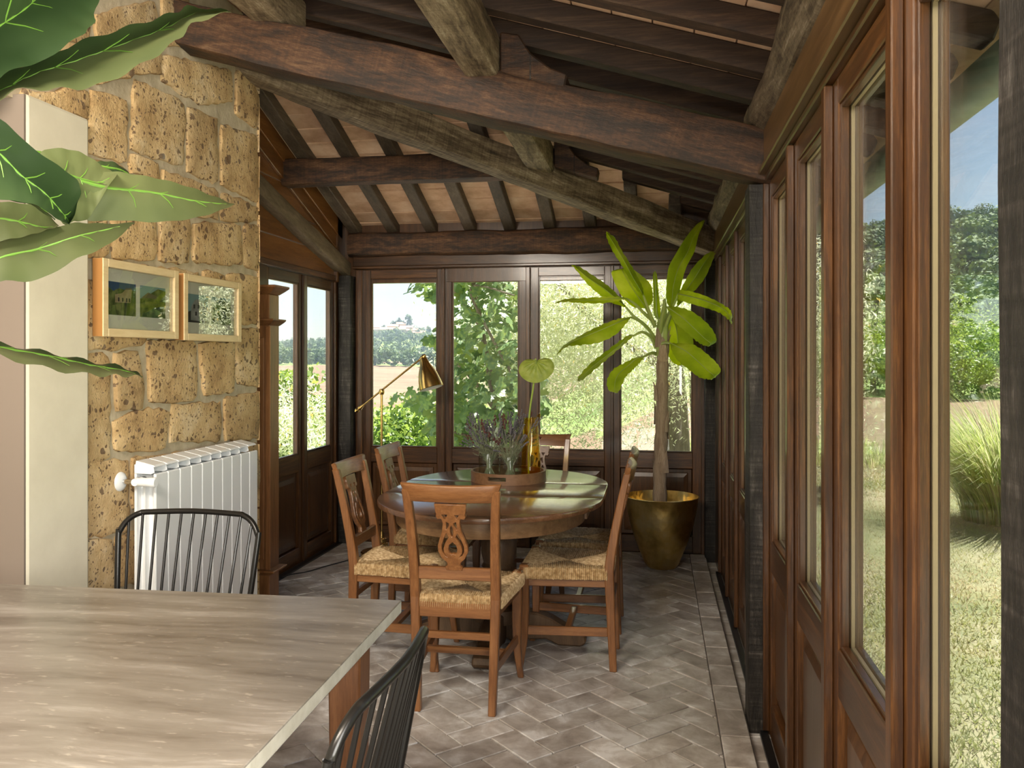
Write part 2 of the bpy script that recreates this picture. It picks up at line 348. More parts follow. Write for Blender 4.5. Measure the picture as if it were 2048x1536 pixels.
def cotto():
    m, n, b = newmat('cotto_floor'); v = coords(n, (1, 1, 1))
    a = N(n, 'ShaderNodeTexNoise', i_Scale=7.0, i_Detail=7.0, i_Roughness=0.62, i_Distortion=0.4); n.links.new(v, a.inputs['Vector'])
    f = N(n, 'ShaderNodeTexNoise', i_Scale=45.0, i_Detail=4.0); n.links.new(v, f.inputs['Vector'])
    r = ramp(n, [(0.33, (0.33, 0.285, 0.25)), (0.45, (0.47, 0.425, 0.385)), (0.55, (0.60, 0.565, 0.53)), (0.64, (0.80, 0.785, 0.77))])
    n.links.new(a.outputs[0], r.inputs[0])
    hs = N(n, 'ShaderNodeHueSaturation'); oi = N(n, 'ShaderNodeObjectInfo')
    mr = N(n, 'ShaderNodeMapRange'); mr.inputs['To Min'].default_value = 0.84; mr.inputs['To Max'].default_value = 1.16
    n.links.new(oi.outputs['Random'], mr.inputs[0]); n.links.new(mr.outputs[0], hs.inputs['Value']); n.links.new(r.outputs[0], hs.inputs['Color'])
    n.links.new(hs.outputs[0], b.inputs['Base Color'])
    rr = N(n, 'ShaderNodeMapRange'); rr.inputs['To Min'].default_value = 0.30; rr.inputs['To Max'].default_value = 0.52
    n.links.new(f.outputs[0], rr.inputs[0]); n.links.new(rr.outputs[0], b.inputs['Roughness'])
    bump(n, b, f.outputs[0], 0.12, 0.004)
    return m
M['cotto'] = cotto()
M['grout'] = mottled('grey_grout', [(0.3, (0.15, 0.135, 0.12)), (0.7, (0.24, 0.22, 0.20))], 20, 0.9, 0.3)
M['terra'] = mottled('terracotta_ceiling_tile', [(0.28, (0.50, 0.285, 0.165)), (0.5, (0.68, 0.43, 0.27)), (0.72, (0.80, 0.58, 0.40))], 7, 0.85, 0.15)
def travertine():
    m, n, b = newmat('travertine'); v = coords(n, (1, 1, 1), rand=False)
    wz = N(n, 'ShaderNodeTexNoise', i_Scale=1.4, i_Detail=3.0); n.links.new(v, wz.inputs['Vector'])
    mpn = N(n, 'ShaderNodeMapping'); mpn.inputs['Scale'].default_value = (0.75, 6.5, 6.5); 
    sc = N(n, 'ShaderNodeVectorMath', operation='SCALE'); sc.inputs['Scale'].default_value = 0.16
    av = N(n, 'ShaderNodeVectorMath', operation='ADD'); n.links.new(wz.outputs['Color'], sc.inputs[0]); n.links.new(v, av.inputs[0]); n.links.new(sc.outputs[0], av.inputs[1])
    n.links.new(av.outputs[0], mpn.inputs['Vector'])
    a = N(n, 'ShaderNodeTexNoise', i_Scale=1.9, i_Detail=9.0, i_Roughness=0.66); n.links.new(mpn.outputs[0], a.inputs['Vector'])
    r = ramp(n, [(0.32, (0.110, 0.090, 0.070)), (0.44, (0.185, 0.160, 0.132)), (0.55, (0.235, 0.208, 0.175)), (0.66, (0.35, 0.322, 0.287))]); n.links.new(a.outputs[0], r.inputs[0])
    mp2 = N(n, 'ShaderNodeMapping'); mp2.inputs['Scale'].default_value = (24, 85, 85); n.links.new(av.outputs[0], mp2.inputs['Vector'])
    p = N(n, 'ShaderNodeTexNoise', i_Scale=1.0, i_Detail=3.0, i_Roughness=0.5); n.links.new(mp2.outputs[0], p.inputs['Vector'])
    lf = ramp(n, [(0.63, (0, 0, 0)), (0.70, (1, 1, 1))]); n.links.new(p.outputs[0], lf.inputs[0])
    mix = N(n, 'ShaderNodeMix', data_type='RGBA'); mlt = N(n, 'ShaderNodeMath', operation='MULTIPLY'); mlt.inputs[1].default_value = 0.34
    n.links.new(lf.outputs[0], mlt.inputs[0]); n.links.new(mlt.outputs[0], mix.inputs[0]); n.links.new(r.outputs[0], mix.inputs[6]); mix.inputs[7].default_value = (0.52, 0.47, 0.39, 1)
    n.links.new(mix.outputs[2], b.inputs['Base Color']); b.inputs['Roughness'].default_value = 0.3
    b.inputs['Coat Weight'].default_value = 0.15; b.inputs['Coat Roughness'].default_value = 0.2
    bump(n, b, p.outputs[0], 0.04, 0.003)
    return m
M['travertine'] = travertine()
M['travertine_lit_edge'] = mottled('travertine_edge_lit', [(0.3, (0.50, 0.46, 0.37)), (0.7, (0.66, 0.62, 0.53))], 18, 0.8, 0.3)  # paler than the top: window light on the slab's sides put into the colour
def rush():
    m, n, b = newmat('rush_straw'); v = coords(n, (1, 1, 1))
    a = N(n, 'ShaderNodeTexNoise', i_Scale=75.0, i_Detail=4.0); n.links.new(v, a.inputs['Vector'])
    r = ramp(n, [(0.3, (0.30, 0.18, 0.075)), (0.5, (0.52, 0.36, 0.18)), (0.7, (0.74, 0.57, 0.34))]); n.links.new(a.outputs[0], r.inputs[0])
    n.links.new(r.outputs[0], b.inputs['Base Color']); b.inputs['Roughness'].default_value = 0.6; return m
M['rush'] = rush()
def potbrass():
    m, n, b = newmat('hammered_brass'); v = coords(n, (1, 1, 1), rand=False)
    a = N(n, 'ShaderNodeTexNoise', i_Scale=6.0, i_Detail=6.0, i_Roughness=0.6); n.links.new(v, a.inputs['Vector'])
    f = N(n, 'ShaderNodeTexVoronoi', i_Scale=26.0); n.links.new(v, f.inputs['Vector'])
    r = ramp(n, [(0.3, (0.50, 0.33, 0.09)), (0.5, (0.84, 0.62, 0.22)), (0.72, (0.92, 0.76, 0.38))]); n.links.new(a.outputs[0], r.inputs[0])
    n.links.new(r.outputs[0], b.inputs['Base Color']); b.inputs['Metallic'].default_value = 1.0; b.inputs['Roughness'].default_value = 0.36
    bump(n, b, f.outputs['Distance'], 0.22, 0.010); return m
M['potbrass'] = potbrass()
def glass(name, tint=(1, 1, 1), ior=1.5, gl=1.0, rough=0.0):
    m = bpy.data.materials.new(name); m.use_nodes = True; n = m.node_tree; n.nodes.clear()
    o = N(n, 'ShaderNodeOutputMaterial'); t = N(n, 'ShaderNodeBsdfTransparent'); g = N(n, 'ShaderNodeBsdfGlossy'); g.inputs['Roughness'].default_value = rough
    t.inputs[0].default_value = (*tint, 1); f0 = ((ior - 1) / (ior + 1)) ** 2
    ge = N(n, 'ShaderNodeNewGeometry'); dt_ = N(n, 'ShaderNodeVectorMath', operation='DOT_PRODUCT'); n.links.new(ge.outputs['Normal'], dt_.inputs[0]); n.links.new(ge.outputs['Incoming'], dt_.inputs[1])
    ab = N(n, 'ShaderNodeMath', operation='ABSOLUTE'); n.links.new(dt_.outputs['Value'], ab.inputs[0])
    om = N(n, 'ShaderNodeMath', operation='SUBTRACT', use_clamp=True); om.inputs[0].default_value = 1.0; n.links.new(ab.outputs[0], om.inputs[1])
    pw = N(n, 'ShaderNodeMath', operation='POWER'); pw.inputs[1].default_value = 5.0; n.links.new(om.outputs[0], pw.inputs[0])
    ma = N(n, 'ShaderNodeMath', operation='MULTIPLY_ADD', use_clamp=True); ma.inputs[1].default_value = (1 - f0) * gl; ma.inputs[2].default_value = f0 * gl; n.links.new(pw.outputs[0], ma.inputs[0])
    x = N(n, 'ShaderNodeMixShader'); n.links.new(ma.outputs[0], x.inputs[0])
    n.links.new(t.outputs[0], x.inputs[1]); n.links.new(g.outputs[0], x.inputs[2]); n.links.new(x.outputs[0], o.inputs[0]); return m
M['pane'] = glass('window_glass', (0.975, 0.988, 0.985), 1.45, 0.75)
M['picglass'] = glass('picture_glass', (0.97, 0.98, 0.97), 1.5, 2.4)
M['clear'] = glass('clear_vase_glass', (0.93, 0.96, 0.94), 1.5, 1.2)
M['amber'] = glass('amber_glass', (0.992, 0.87, 0.36), 1.5, 1.2)
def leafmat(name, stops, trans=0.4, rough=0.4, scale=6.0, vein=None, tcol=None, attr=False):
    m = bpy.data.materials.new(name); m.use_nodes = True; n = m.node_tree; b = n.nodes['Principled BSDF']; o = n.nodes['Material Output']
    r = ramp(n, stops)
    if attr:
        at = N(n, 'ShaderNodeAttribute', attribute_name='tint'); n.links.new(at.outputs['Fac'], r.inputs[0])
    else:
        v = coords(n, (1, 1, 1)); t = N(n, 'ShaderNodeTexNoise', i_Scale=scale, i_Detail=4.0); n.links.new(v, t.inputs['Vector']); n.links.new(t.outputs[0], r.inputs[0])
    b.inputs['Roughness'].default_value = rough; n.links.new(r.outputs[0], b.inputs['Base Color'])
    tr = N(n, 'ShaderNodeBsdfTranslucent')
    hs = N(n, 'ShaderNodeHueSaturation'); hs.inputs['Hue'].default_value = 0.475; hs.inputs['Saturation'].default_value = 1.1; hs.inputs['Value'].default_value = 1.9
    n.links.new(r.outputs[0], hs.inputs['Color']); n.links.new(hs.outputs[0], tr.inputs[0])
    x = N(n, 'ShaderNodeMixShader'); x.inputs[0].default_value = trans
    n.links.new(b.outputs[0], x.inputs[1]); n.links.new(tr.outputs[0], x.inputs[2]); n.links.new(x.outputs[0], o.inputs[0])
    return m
M['banana'] = leafmat('banana_leaf', [(0.3, (0.17, 0.27, 0.018)), (0.5, (0.27, 0.39, 0.03)), (0.7, (0.38, 0.48, 0.07))], 0.5, 0.33)
M['banana_vein'] = leafmat('banana_midrib', [(0.3, (0.32, 0.42, 0.10)), (0.7, (0.45, 0.52, 0.16))], 0.2, 0.4)
M['darkleaf'] = leafmat('dark_green_leaf', [(0.3, (0.012, 0.026, 0.008)), (0.5, (0.021, 0.040, 0.013)), (0.7, (0.034, 0.056, 0.020))], 0.08, 0.34)
M['paleleaf'] = leafmat('pale_underside_leaf', [(0.3, (0.048, 0.064, 0.021)), (0.5, (0.070, 0.088, 0.030)), (0.7, (0.098, 0.115, 0.042))], 0.16, 0.5)
M['leafvein'] = plain('bright_leaf_vein', (0.10, 0.21, 0.025), 0.5)
M['anth'] = leafmat('anthurium_spathe', [(0.3, (0.24, 0.31, 0.05)), (0.5, (0.33, 0.40, 0.08)), (0.7, (0.42, 0.48, 0.14))], 0.3, 0.35, 25)
M['stalk'] = plain('green_stalk', (0.28, 0.38, 0.06), 0.45)
M['bark'] = wood('tree_bark', [(0.25, (0.08, 0.065, 0.045)), (0.5, (0.2, 0.17, 0.125)), (0.75, (0.36, 0.32, 0.25))], 'z', 5.0, 0.9, 0.8, stretch=5)
M['bananabark'] = wood('fibrous_bark', [(0.25, (0.16, 0.105, 0.06)), (0.5, (0.36, 0.26, 0.17)), (0.75, (0.56, 0.45, 0.32))], 'z', 3.0, 0.9, 0.9, stretch=12)
M['lav'] = plain('dried_lavender', (0.13, 0.12, 0.135), 0.8)
M['lavstem'] = plain('dried_stem', (0.20, 0.22, 0.13), 0.8)
M['lavred'] = plain('dried_red_flower', (0.10, 0.035, 0.03), 0.8)
M['fig'] = leafmat('fig_leaf', [(0.0, (0.08, 0.16, 0.055)), (0.5, (0.14, 0.235, 0.085)), (1.0, (0.25, 0.34, 0.09))], 0.35, 0.42, attr=True)
M['figobj'] = leafmat('fig_leaf_green', [(0.3, (0.09, 0.18, 0.075)), (0.5, (0.15, 0.25, 0.10)), (0.7, (0.26, 0.36, 0.10))], 0.35, 0.42, 3.0)
M['olive'] = leafmat('olive_leaf', [(0.0, (0.30, 0.35, 0.23)), (0.5, (0.52, 0.56, 0.41)), (0.9, (0.72, 0.74, 0.60)), (1.0, (0.70, 0.56, 0.20))], 0.42, 0.5, attr=True)
M['bush'] = leafmat('bush_leaf', [(0.0, (0.06, 0.12, 0.03)), (0.5, (0.12, 0.21, 0.05)), (1.0, (0.24, 0.33, 0.09))], 0.35, 0.5, attr=True)
M['hilltree'] = leafmat('hill_tree_leaf', [(0.0, (0.035, 0.075, 0.03)), (0.5, (0.08, 0.14, 0.045)), (1.0, (0.17, 0.245, 0.07))], 0.1, 0.8, attr=True)
M['grass'] = leafmat('grass_blade', [(0.0, (0.17, 0.215, 0.075)), (0.5, (0.28, 0.30, 0.13)), (1.0, (0.42, 0.38, 0.24))], 0.3, 0.6, attr=True)
M['reed'] = leafmat('reed_blade', [(0.0, (0.17, 0.25, 0.07)), (0.5, (0.28, 0.36, 0.12)), (1.0, (0.55, 0.52, 0.32))], 0.3, 0.6, attr=True)
STONES = [[(2.703,1.407),(2.873,1.404),(2.876,1.02),(2.711,1.03)],[(2.891,1.407),(3.04,1.42),(3.08,1.194),(2.915,1.196)],[(3.11,1.462),(3.463,1.462),(3.467,1.212),(3.121,1.207)],[(3.5,1.462),(3.81,1.46),(3.8,1.232),(3.543,1.222)],[(3.84,1.514),(4.072,1.546),(4.072,1.241),(3.85,1.264)],[(2.705,1.668),(2.778,1.675),(2.784,1.471),(3.11,1.472),(3.1,1.446),(2.955,1.429),(2.705,1.428)],[(2.891,1.16),(3.083,1.19),(3.26,1.173),(3.241,1.016),(2.9,1.041)],[(3.289,1.194),(3.7,1.182),(3.686,1.003),(3.271,1.04)],[(3.723,1.2),(4.072,1.216),(4.072,0.98),(3.738,1.003)],[(2.711,1.02),(2.98,0.998),(2.986,0.725),(2.716,0.757)],[(2.711,0.744),(2.876,0.714),(2.882,0.53),(2.716,0.562)],[(2.906,0.719),(3.117,0.702),(3.117,0.502),(2.912,0.533)],[(3.011,1.002),(3.26,0.989),(3.267,0.777),(3.011,0.802)],[(3.289,0.99),(3.627,0.97),(3.627,0.761),(3.297,0.793)],[(3.663,0.98),(4.072,0.955),(4.072,0.714),(3.663,0.766)],[(3.41,2.483),(3.658,2.499),(3.658,2.2),(3.398,2.204)],[(3.027,2.48),(3.378,2.491),(3.374,2.216),(3.002,2.198)],[(2.767,2.358),(2.967,2.385),(2.97,2.141),(2.745,2.126)],[(3.695,2.481),(4.05,2.522),(4.072,2.19),(3.695,2.203)],[(3.216,2.641),(3.791,2.767),(3.8,2.622),(3.539,2.529),(3.216,2.528)],[(3.835,2.765),(3.901,2.846),(4.066,2.734),(4.039,2.56),(3.835,2.572)],[(2.411,2.242),(2.754,2.354),(2.735,2.245),(2.689,2.239)],[(2.778,2.633),(3.152,2.841),(3.208,2.692),(2.79,2.55)],[(2.995,2.179),(3.18,2.182),(3.191,2.116),(2.995,2.112)],[(3.212,2.164),(3.658,2.165),(3.663,2.036),(3.223,2.003)],[(3.695,2.167),(4.072,2.162),(4.072,2.086),(3.695,2.034)],[(2.882,1.927),(3.155,1.971),(3.166,1.788),(2.882,1.77)],[(3.194,1.978),(3.414,2.001),(3.406,1.806),(3.194,1.791)],[(3.451,1.985),(3.87,2.042),(3.885,1.846),(3.451,1.813)],[(3.916,2.047),(4.072,2.065),(4.072,1.837),(3.916,1.842)],[(2.705,1.827),(2.858,1.904),(2.858,1.771),(2.705,1.753)],[(2.795,1.74),(3.117,1.761),(3.117,1.624),(2.795,1.604)],[(3.145,1.76),(3.496,1.771),(3.496,1.649),(3.145,1.626)],[(3.53,1.781),(3.719,1.786),(3.719,1.569),(3.53,1.562)],[(3.747,1.784),(4.072,1.807),(4.072,1.564),(3.747,1.556)],[(2.795,1.589),(3.117,1.608),(3.117,1.488),(2.795,1.48)],[(3.145,1.61),(3.496,1.631),(3.496,1.489),(3.145,1.481)],[(2.705,1.88),(2.858,2.016),(2.858,1.919),(2.705,1.841)],[(2.882,2.076),(3.18,2.094),(3.187,1.989),(2.882,1.938)],[(2.745,2.105),(2.967,2.121),(2.87,2.085),(2.858,2.03),(2.705,1.898),(2.708,2.075)],[(3.208,2.947),(3.414,2.993),(3.414,2.743),(3.223,2.685)],[(2.795,2.534),(3.194,2.662),(3.194,2.552),(3.018,2.498),(2.778,2.38)],[(2.455,2.408),(2.762,2.522),(2.756,2.369),(2.455,2.275)],[(2.455,2.554),(2.762,2.752),(2.762,2.537),(2.455,2.424)],[(3.446,2.919),(3.865,2.99),(3.865,2.848),(3.446,2.73)],[(2.21,2.364),(2.437,2.45),(2.437,2.269),(2.21,2.198)],[(2.21,2.512),(2.437,2.611),(2.437,2.463),(2.21,2.376)]]
BANANA = [([[(-0.082,5.66,1.799),(-0.082,5.7,1.801),(-0.081,5.63,1.796)],[(-0.121,5.625,1.829),(-0.102,5.665,1.835),(-0.083,5.595,1.842)],[(-0.175,5.59,1.906),(-0.149,5.63,1.913),(-0.113,5.56,1.903)],[(-0.221,5.555,1.991),(-0.191,5.595,1.995),(-0.15,5.525,1.971)],[(-0.275,5.52,2.075),(-0.245,5.56,2.087),(-0.217,5.49,2.078)],[(-0.312,5.485,2.158),(-0.29,5.525,2.159),(-0.26,5.455,2.156)],[(-0.314,5.45,2.193),(-0.316,5.49,2.199),(-0.312,5.42,2.189)]],[(-0.007,5.75,1.6),(-0.042,5.7,1.688),(-0.082,5.66,1.799)]),([[(-0.068,5.82,1.723),(-0.069,5.89,1.727),(-0.068,5.82,1.723)],[(-0.142,5.845,1.729),(-0.081,5.915,1.749),(-0.027,5.845,1.761)],[(-0.209,5.87,1.781),(-0.111,5.94,1.793),(-0.022,5.87,1.821)],[(-0.26,5.895,1.859),(-0.153,5.965,1.855),(-0.037,5.895,1.89)],[(-0.294,5.92,1.938),(-0.205,5.99,1.943),(-0.094,5.92,1.951)],[(-0.302,5.945,1.991),(-0.239,6.015,2.008),(-0.161,5.945,2.0)],[(-0.229,5.97,2.008),(-0.232,6.04,2.015),(-0.229,5.97,2.008)]],[(-0.007,5.8,1.594),(-0.035,5.82,1.661),(-0.068,5.85,1.725)]),([[(-0.195,5.72,1.723),(-0.196,5.75,1.724),(-0.194,5.67,1.72)],[(-0.299,5.696,1.759),(-0.269,5.726,1.789),(-0.251,5.646,1.806)],[(-0.379,5.672,1.815),(-0.348,5.702,1.854),(-0.326,5.622,1.874)],[(-0.458,5.648,1.887),(-0.444,5.678,1.918),(-0.416,5.598,1.935)],[(-0.531,5.624,1.981),(-0.528,5.654,1.99),(-0.5,5.574,1.988)],[(-0.551,5.6,1.995),(-0.554,5.63,1.998),(-0.546,5.55,1.99)]],[(0.005,5.75,1.486),(-0.059,5.74,1.592),(-0.147,5.73,1.666),(-0.195,5.72,1.723)]),([[(-0.196,5.73,1.784),(-0.194,5.68,1.781),(-0.192,5.61,1.776)],[(-0.25,5.684,1.796),(-0.248,5.634,1.779),(-0.245,5.564,1.757)],[(-0.345,5.638,1.791),(-0.341,5.588,1.769),(-0.337,5.518,1.741)],[(-0.47,5.592,1.782),(-0.466,5.542,1.763),(-0.46,5.472,1.74)],[(-0.586,5.546,1.772),(-0.58,5.496,1.76),(-0.573,5.426,1.746)],[(-0.649,5.5,1.742),(-0.643,5.45,1.739),(-0.634,5.38,1.735)]],[(-0.007,5.75,1.621),(-0.075,5.72,1.681),(-0.138,5.7,1.745),(-0.194,5.68,1.781)]),([[(-0.163,5.7,1.658),(-0.16,5.62,1.654),(-0.159,5.56,1.652)],[(-0.216,5.63,1.651),(-0.205,5.55,1.634),(-0.188,5.49,1.608)],[(-0.292,5.56,1.626),(-0.273,5.48,1.6),(-0.253,5.42,1.535)],[(-0.398,5.49,1.576),(-0.377,5.41,1.552),(-0.356,5.35,1.483)],[(-0.494,5.42,1.523),(-0.479,5.34,1.508),(-0.465,5.28,1.467)],[(-0.573,5.35,1.468),(-0.557,5.27,1.462),(-0.541,5.21,1.456)],[(-0.611,5.28,1.405),(-0.602,5.2,1.405),(-0.595,5.14,1.405)]],[(0.005,5.75,1.491),(-0.035,5.7,1.559),(-0.098,5.65,1.622),(-0.16,5.62,1.654)]),([[(-0.145,5.65,1.534),(-0.144,5.6,1.532),(-0.142,5.54,1.531)],[(-0.177,5.583,1.536),(-0.17,5.533,1.527),(-0.147,5.473,1.522)],[(-0.247,5.517,1.485),(-0.225,5.467,1.469),(-0.198,5.407,1.473)],[(-0.337,5.45,1.414),(-0.308,5.4,1.399),(-0.279,5.34,1.399)],[(-0.417,5.383,1.345),(-0.394,5.333,1.33),(-0.358,5.273,1.328)],[(-0.479,5.317,1.269),(-0.465,5.267,1.257),(-0.443,5.207,1.254)],[(-0.475,5.25,1.242),(-0.47,5.2,1.244),(-0.465,5.14,1.246)]],[(0.001,5.75,1.454),(-0.035,5.7,1.526),(-0.089,5.64,1.557),(-0.144,5.6,1.532)]),([[(-0.077,5.63,1.397),(-0.077,5.6,1.397),(-0.076,5.55,1.397)],[(-0.136,5.597,1.389),(-0.126,5.567,1.381),(-0.08,5.517,1.384)],[(-0.214,5.563,1.349),(-0.18,5.533,1.334),(-0.11,5.483,1.349)],[(-0.277,5.53,1.31),(-0.233,5.5,1.287),(-0.146,5.45,1.31)],[(-0.312,5.497,1.24),(-0.256,5.467,1.241),(-0.191,5.417,1.264)],[(-0.297,5.463,1.179),(-0.259,5.433,1.174),(-0.228,5.383,1.181)],[(-0.251,5.43,1.167),(-0.249,5.4,1.168),(-0.247,5.35,1.17)]],[(0.001,5.75,1.413),(-0.027,5.7,1.42),(-0.077,5.6,1.397)]),([[(0.018,5.84,1.641),(0.018,5.8,1.639),(0.018,5.84,1.641)],[(-0.015,5.852,1.687),(0.007,5.812,1.685),(0.032,5.852,1.687)],[(-0.017,5.865,1.812),(-0.001,5.825,1.809),(0.019,5.865,1.812)],[(-0.021,5.877,1.946),(-0.007,5.837,1.947),(0.007,5.877,1.946)],[(-0.007,5.89,1.983),(-0.007,5.85,1.979),(-0.007,5.89,1.983)]],[(0.013,5.78,1.561),(0.018,5.8,1.639)]),([[(0.092,5.67,1.709),(0.093,5.73,1.712),(0.092,5.65,1.708)],[(0.067,5.641,1.764),(0.104,5.701,1.767),(0.136,5.621,1.762)],[(0.066,5.613,1.857),(0.113,5.673,1.861),(0.159,5.593,1.854)],[(0.081,5.584,1.973),(0.146,5.644,1.978),(0.192,5.564,1.969)],[(0.12,5.556,2.047),(0.2,5.616,2.069),(0.241,5.536,2.066)],[(0.18,5.527,2.144),(0.237,5.587,2.165),(0.267,5.507,2.17)],[(0.245,5.499,2.224),(0.282,5.559,2.246),(0.301,5.479,2.244)],[(0.294,5.47,2.255),(0.297,5.53,2.264),(0.293,5.45,2.252)]],[(0.021,5.75,1.454),(0.053,5.72,1.599),(0.093,5.7,1.711)]),([[(0.131,5.82,1.725),(0.131,5.84,1.726),(0.129,5.76,1.722)],[(0.139,5.807,1.739),(0.153,5.827,1.75),(0.173,5.747,1.761)],[(0.146,5.793,1.805),(0.193,5.813,1.831),(0.245,5.733,1.824)],[(0.188,5.78,1.893),(0.248,5.8,1.91),(0.315,5.72,1.91)],[(0.243,5.767,1.989),(0.303,5.787,1.998),(0.361,5.707,2.012)],[(0.33,5.753,2.075),(0.364,5.773,2.084),(0.384,5.693,2.076)],[(0.385,5.74,2.092),(0.387,5.76,2.094),(0.381,5.68,2.085)]],[(0.029,5.75,1.519),(0.086,5.78,1.642),(0.13,5.8,1.724)]),([[(0.143,5.66,1.804),(0.141,5.6,1.8),(0.14,5.55,1.796)],[(0.154,5.64,1.83),(0.149,5.58,1.798),(0.143,5.53,1.76)],[(0.245,5.41,1.794),(0.242,5.35,1.758),(0.233,5.3,1.712)],[(0.325,5.16,1.74),(0.315,5.1,1.712),(0.305,5.05,1.672)],[(0.385,4.91,1.68),(0.372,4.85,1.658),(0.349,4.8,1.634)],[(0.407,4.78,1.639),(0.394,4.72,1.608),(0.382,4.67,1.592)],[(0.405,4.74,1.573),(0.4,4.68,1.571),(0.396,4.63,1.569)]],[(0.029,5.75,1.519),(0.092,5.68,1.678),(0.141,5.6,1.8)]),([[(0.064,5.61,1.722),(0.063,5.55,1.719),(0.063,5.51,1.716)],[(0.129,5.568,1.717),(0.105,5.508,1.688),(0.089,5.468,1.666)],[(0.221,5.527,1.686),(0.172,5.467,1.636),(0.117,5.427,1.61)],[(0.31,5.485,1.614),(0.238,5.425,1.569),(0.168,5.385,1.562)],[(0.36,5.443,1.543),(0.295,5.383,1.51),(0.233,5.343,1.501)],[(0.368,5.402,1.488),(0.33,5.342,1.476),(0.275,5.302,1.47)],[(0.316,5.36,1.458),(0.312,5.3,1.457),(0.31,5.26,1.457)]],[(0.025,5.75,1.495),(0.037,5.64,1.636),(0.063,5.55,1.719)]),([[(0.103,5.85,1.669),(0.104,5.9,1.672),(0.103,5.85,1.669)],[(0.063,5.855,1.595),(0.125,5.905,1.63),(0.168,5.855,1.648)],[(0.057,5.86,1.521),(0.141,5.91,1.564),(0.226,5.86,1.566)],[(0.069,5.865,1.438),(0.149,5.915,1.48),(0.249,5.865,1.496)],[(0.102,5.87,1.368),(0.158,5.92,1.397),(0.243,5.87,1.409)],[(0.136,5.875,1.341),(0.166,5.925,1.345),(0.193,5.875,1.356)],[(0.162,5.88,1.336),(0.164,5.93,1.335),(0.162,5.88,1.336)]],[(0.029,5.75,1.478),(0.071,5.85,1.595),(0.103,5.85,1.669)]),([[(0.092,5.67,1.485),(0.091,5.6,1.484),(0.09,5.55,1.483)],[(0.161,5.62,1.484),(0.129,5.55,1.464),(0.095,5.5,1.442)],[(0.246,5.57,1.469),(0.196,5.5,1.424),(0.132,5.45,1.373)],[(0.327,5.52,1.406),(0.262,5.45,1.363),(0.206,5.4,1.312)],[(0.384,5.47,1.345),(0.318,5.4,1.308),(0.263,5.35,1.268)],[(0.394,5.42,1.299),(0.352,5.35,1.276),(0.311,5.3,1.258)],[(0.336,5.37,1.254),(0.332,5.3,1.255),(0.329,5.25,1.257)]],[(0.017,5.75,1.438),(0.045,5.68,1.485),(0.091,5.6,1.484)])]
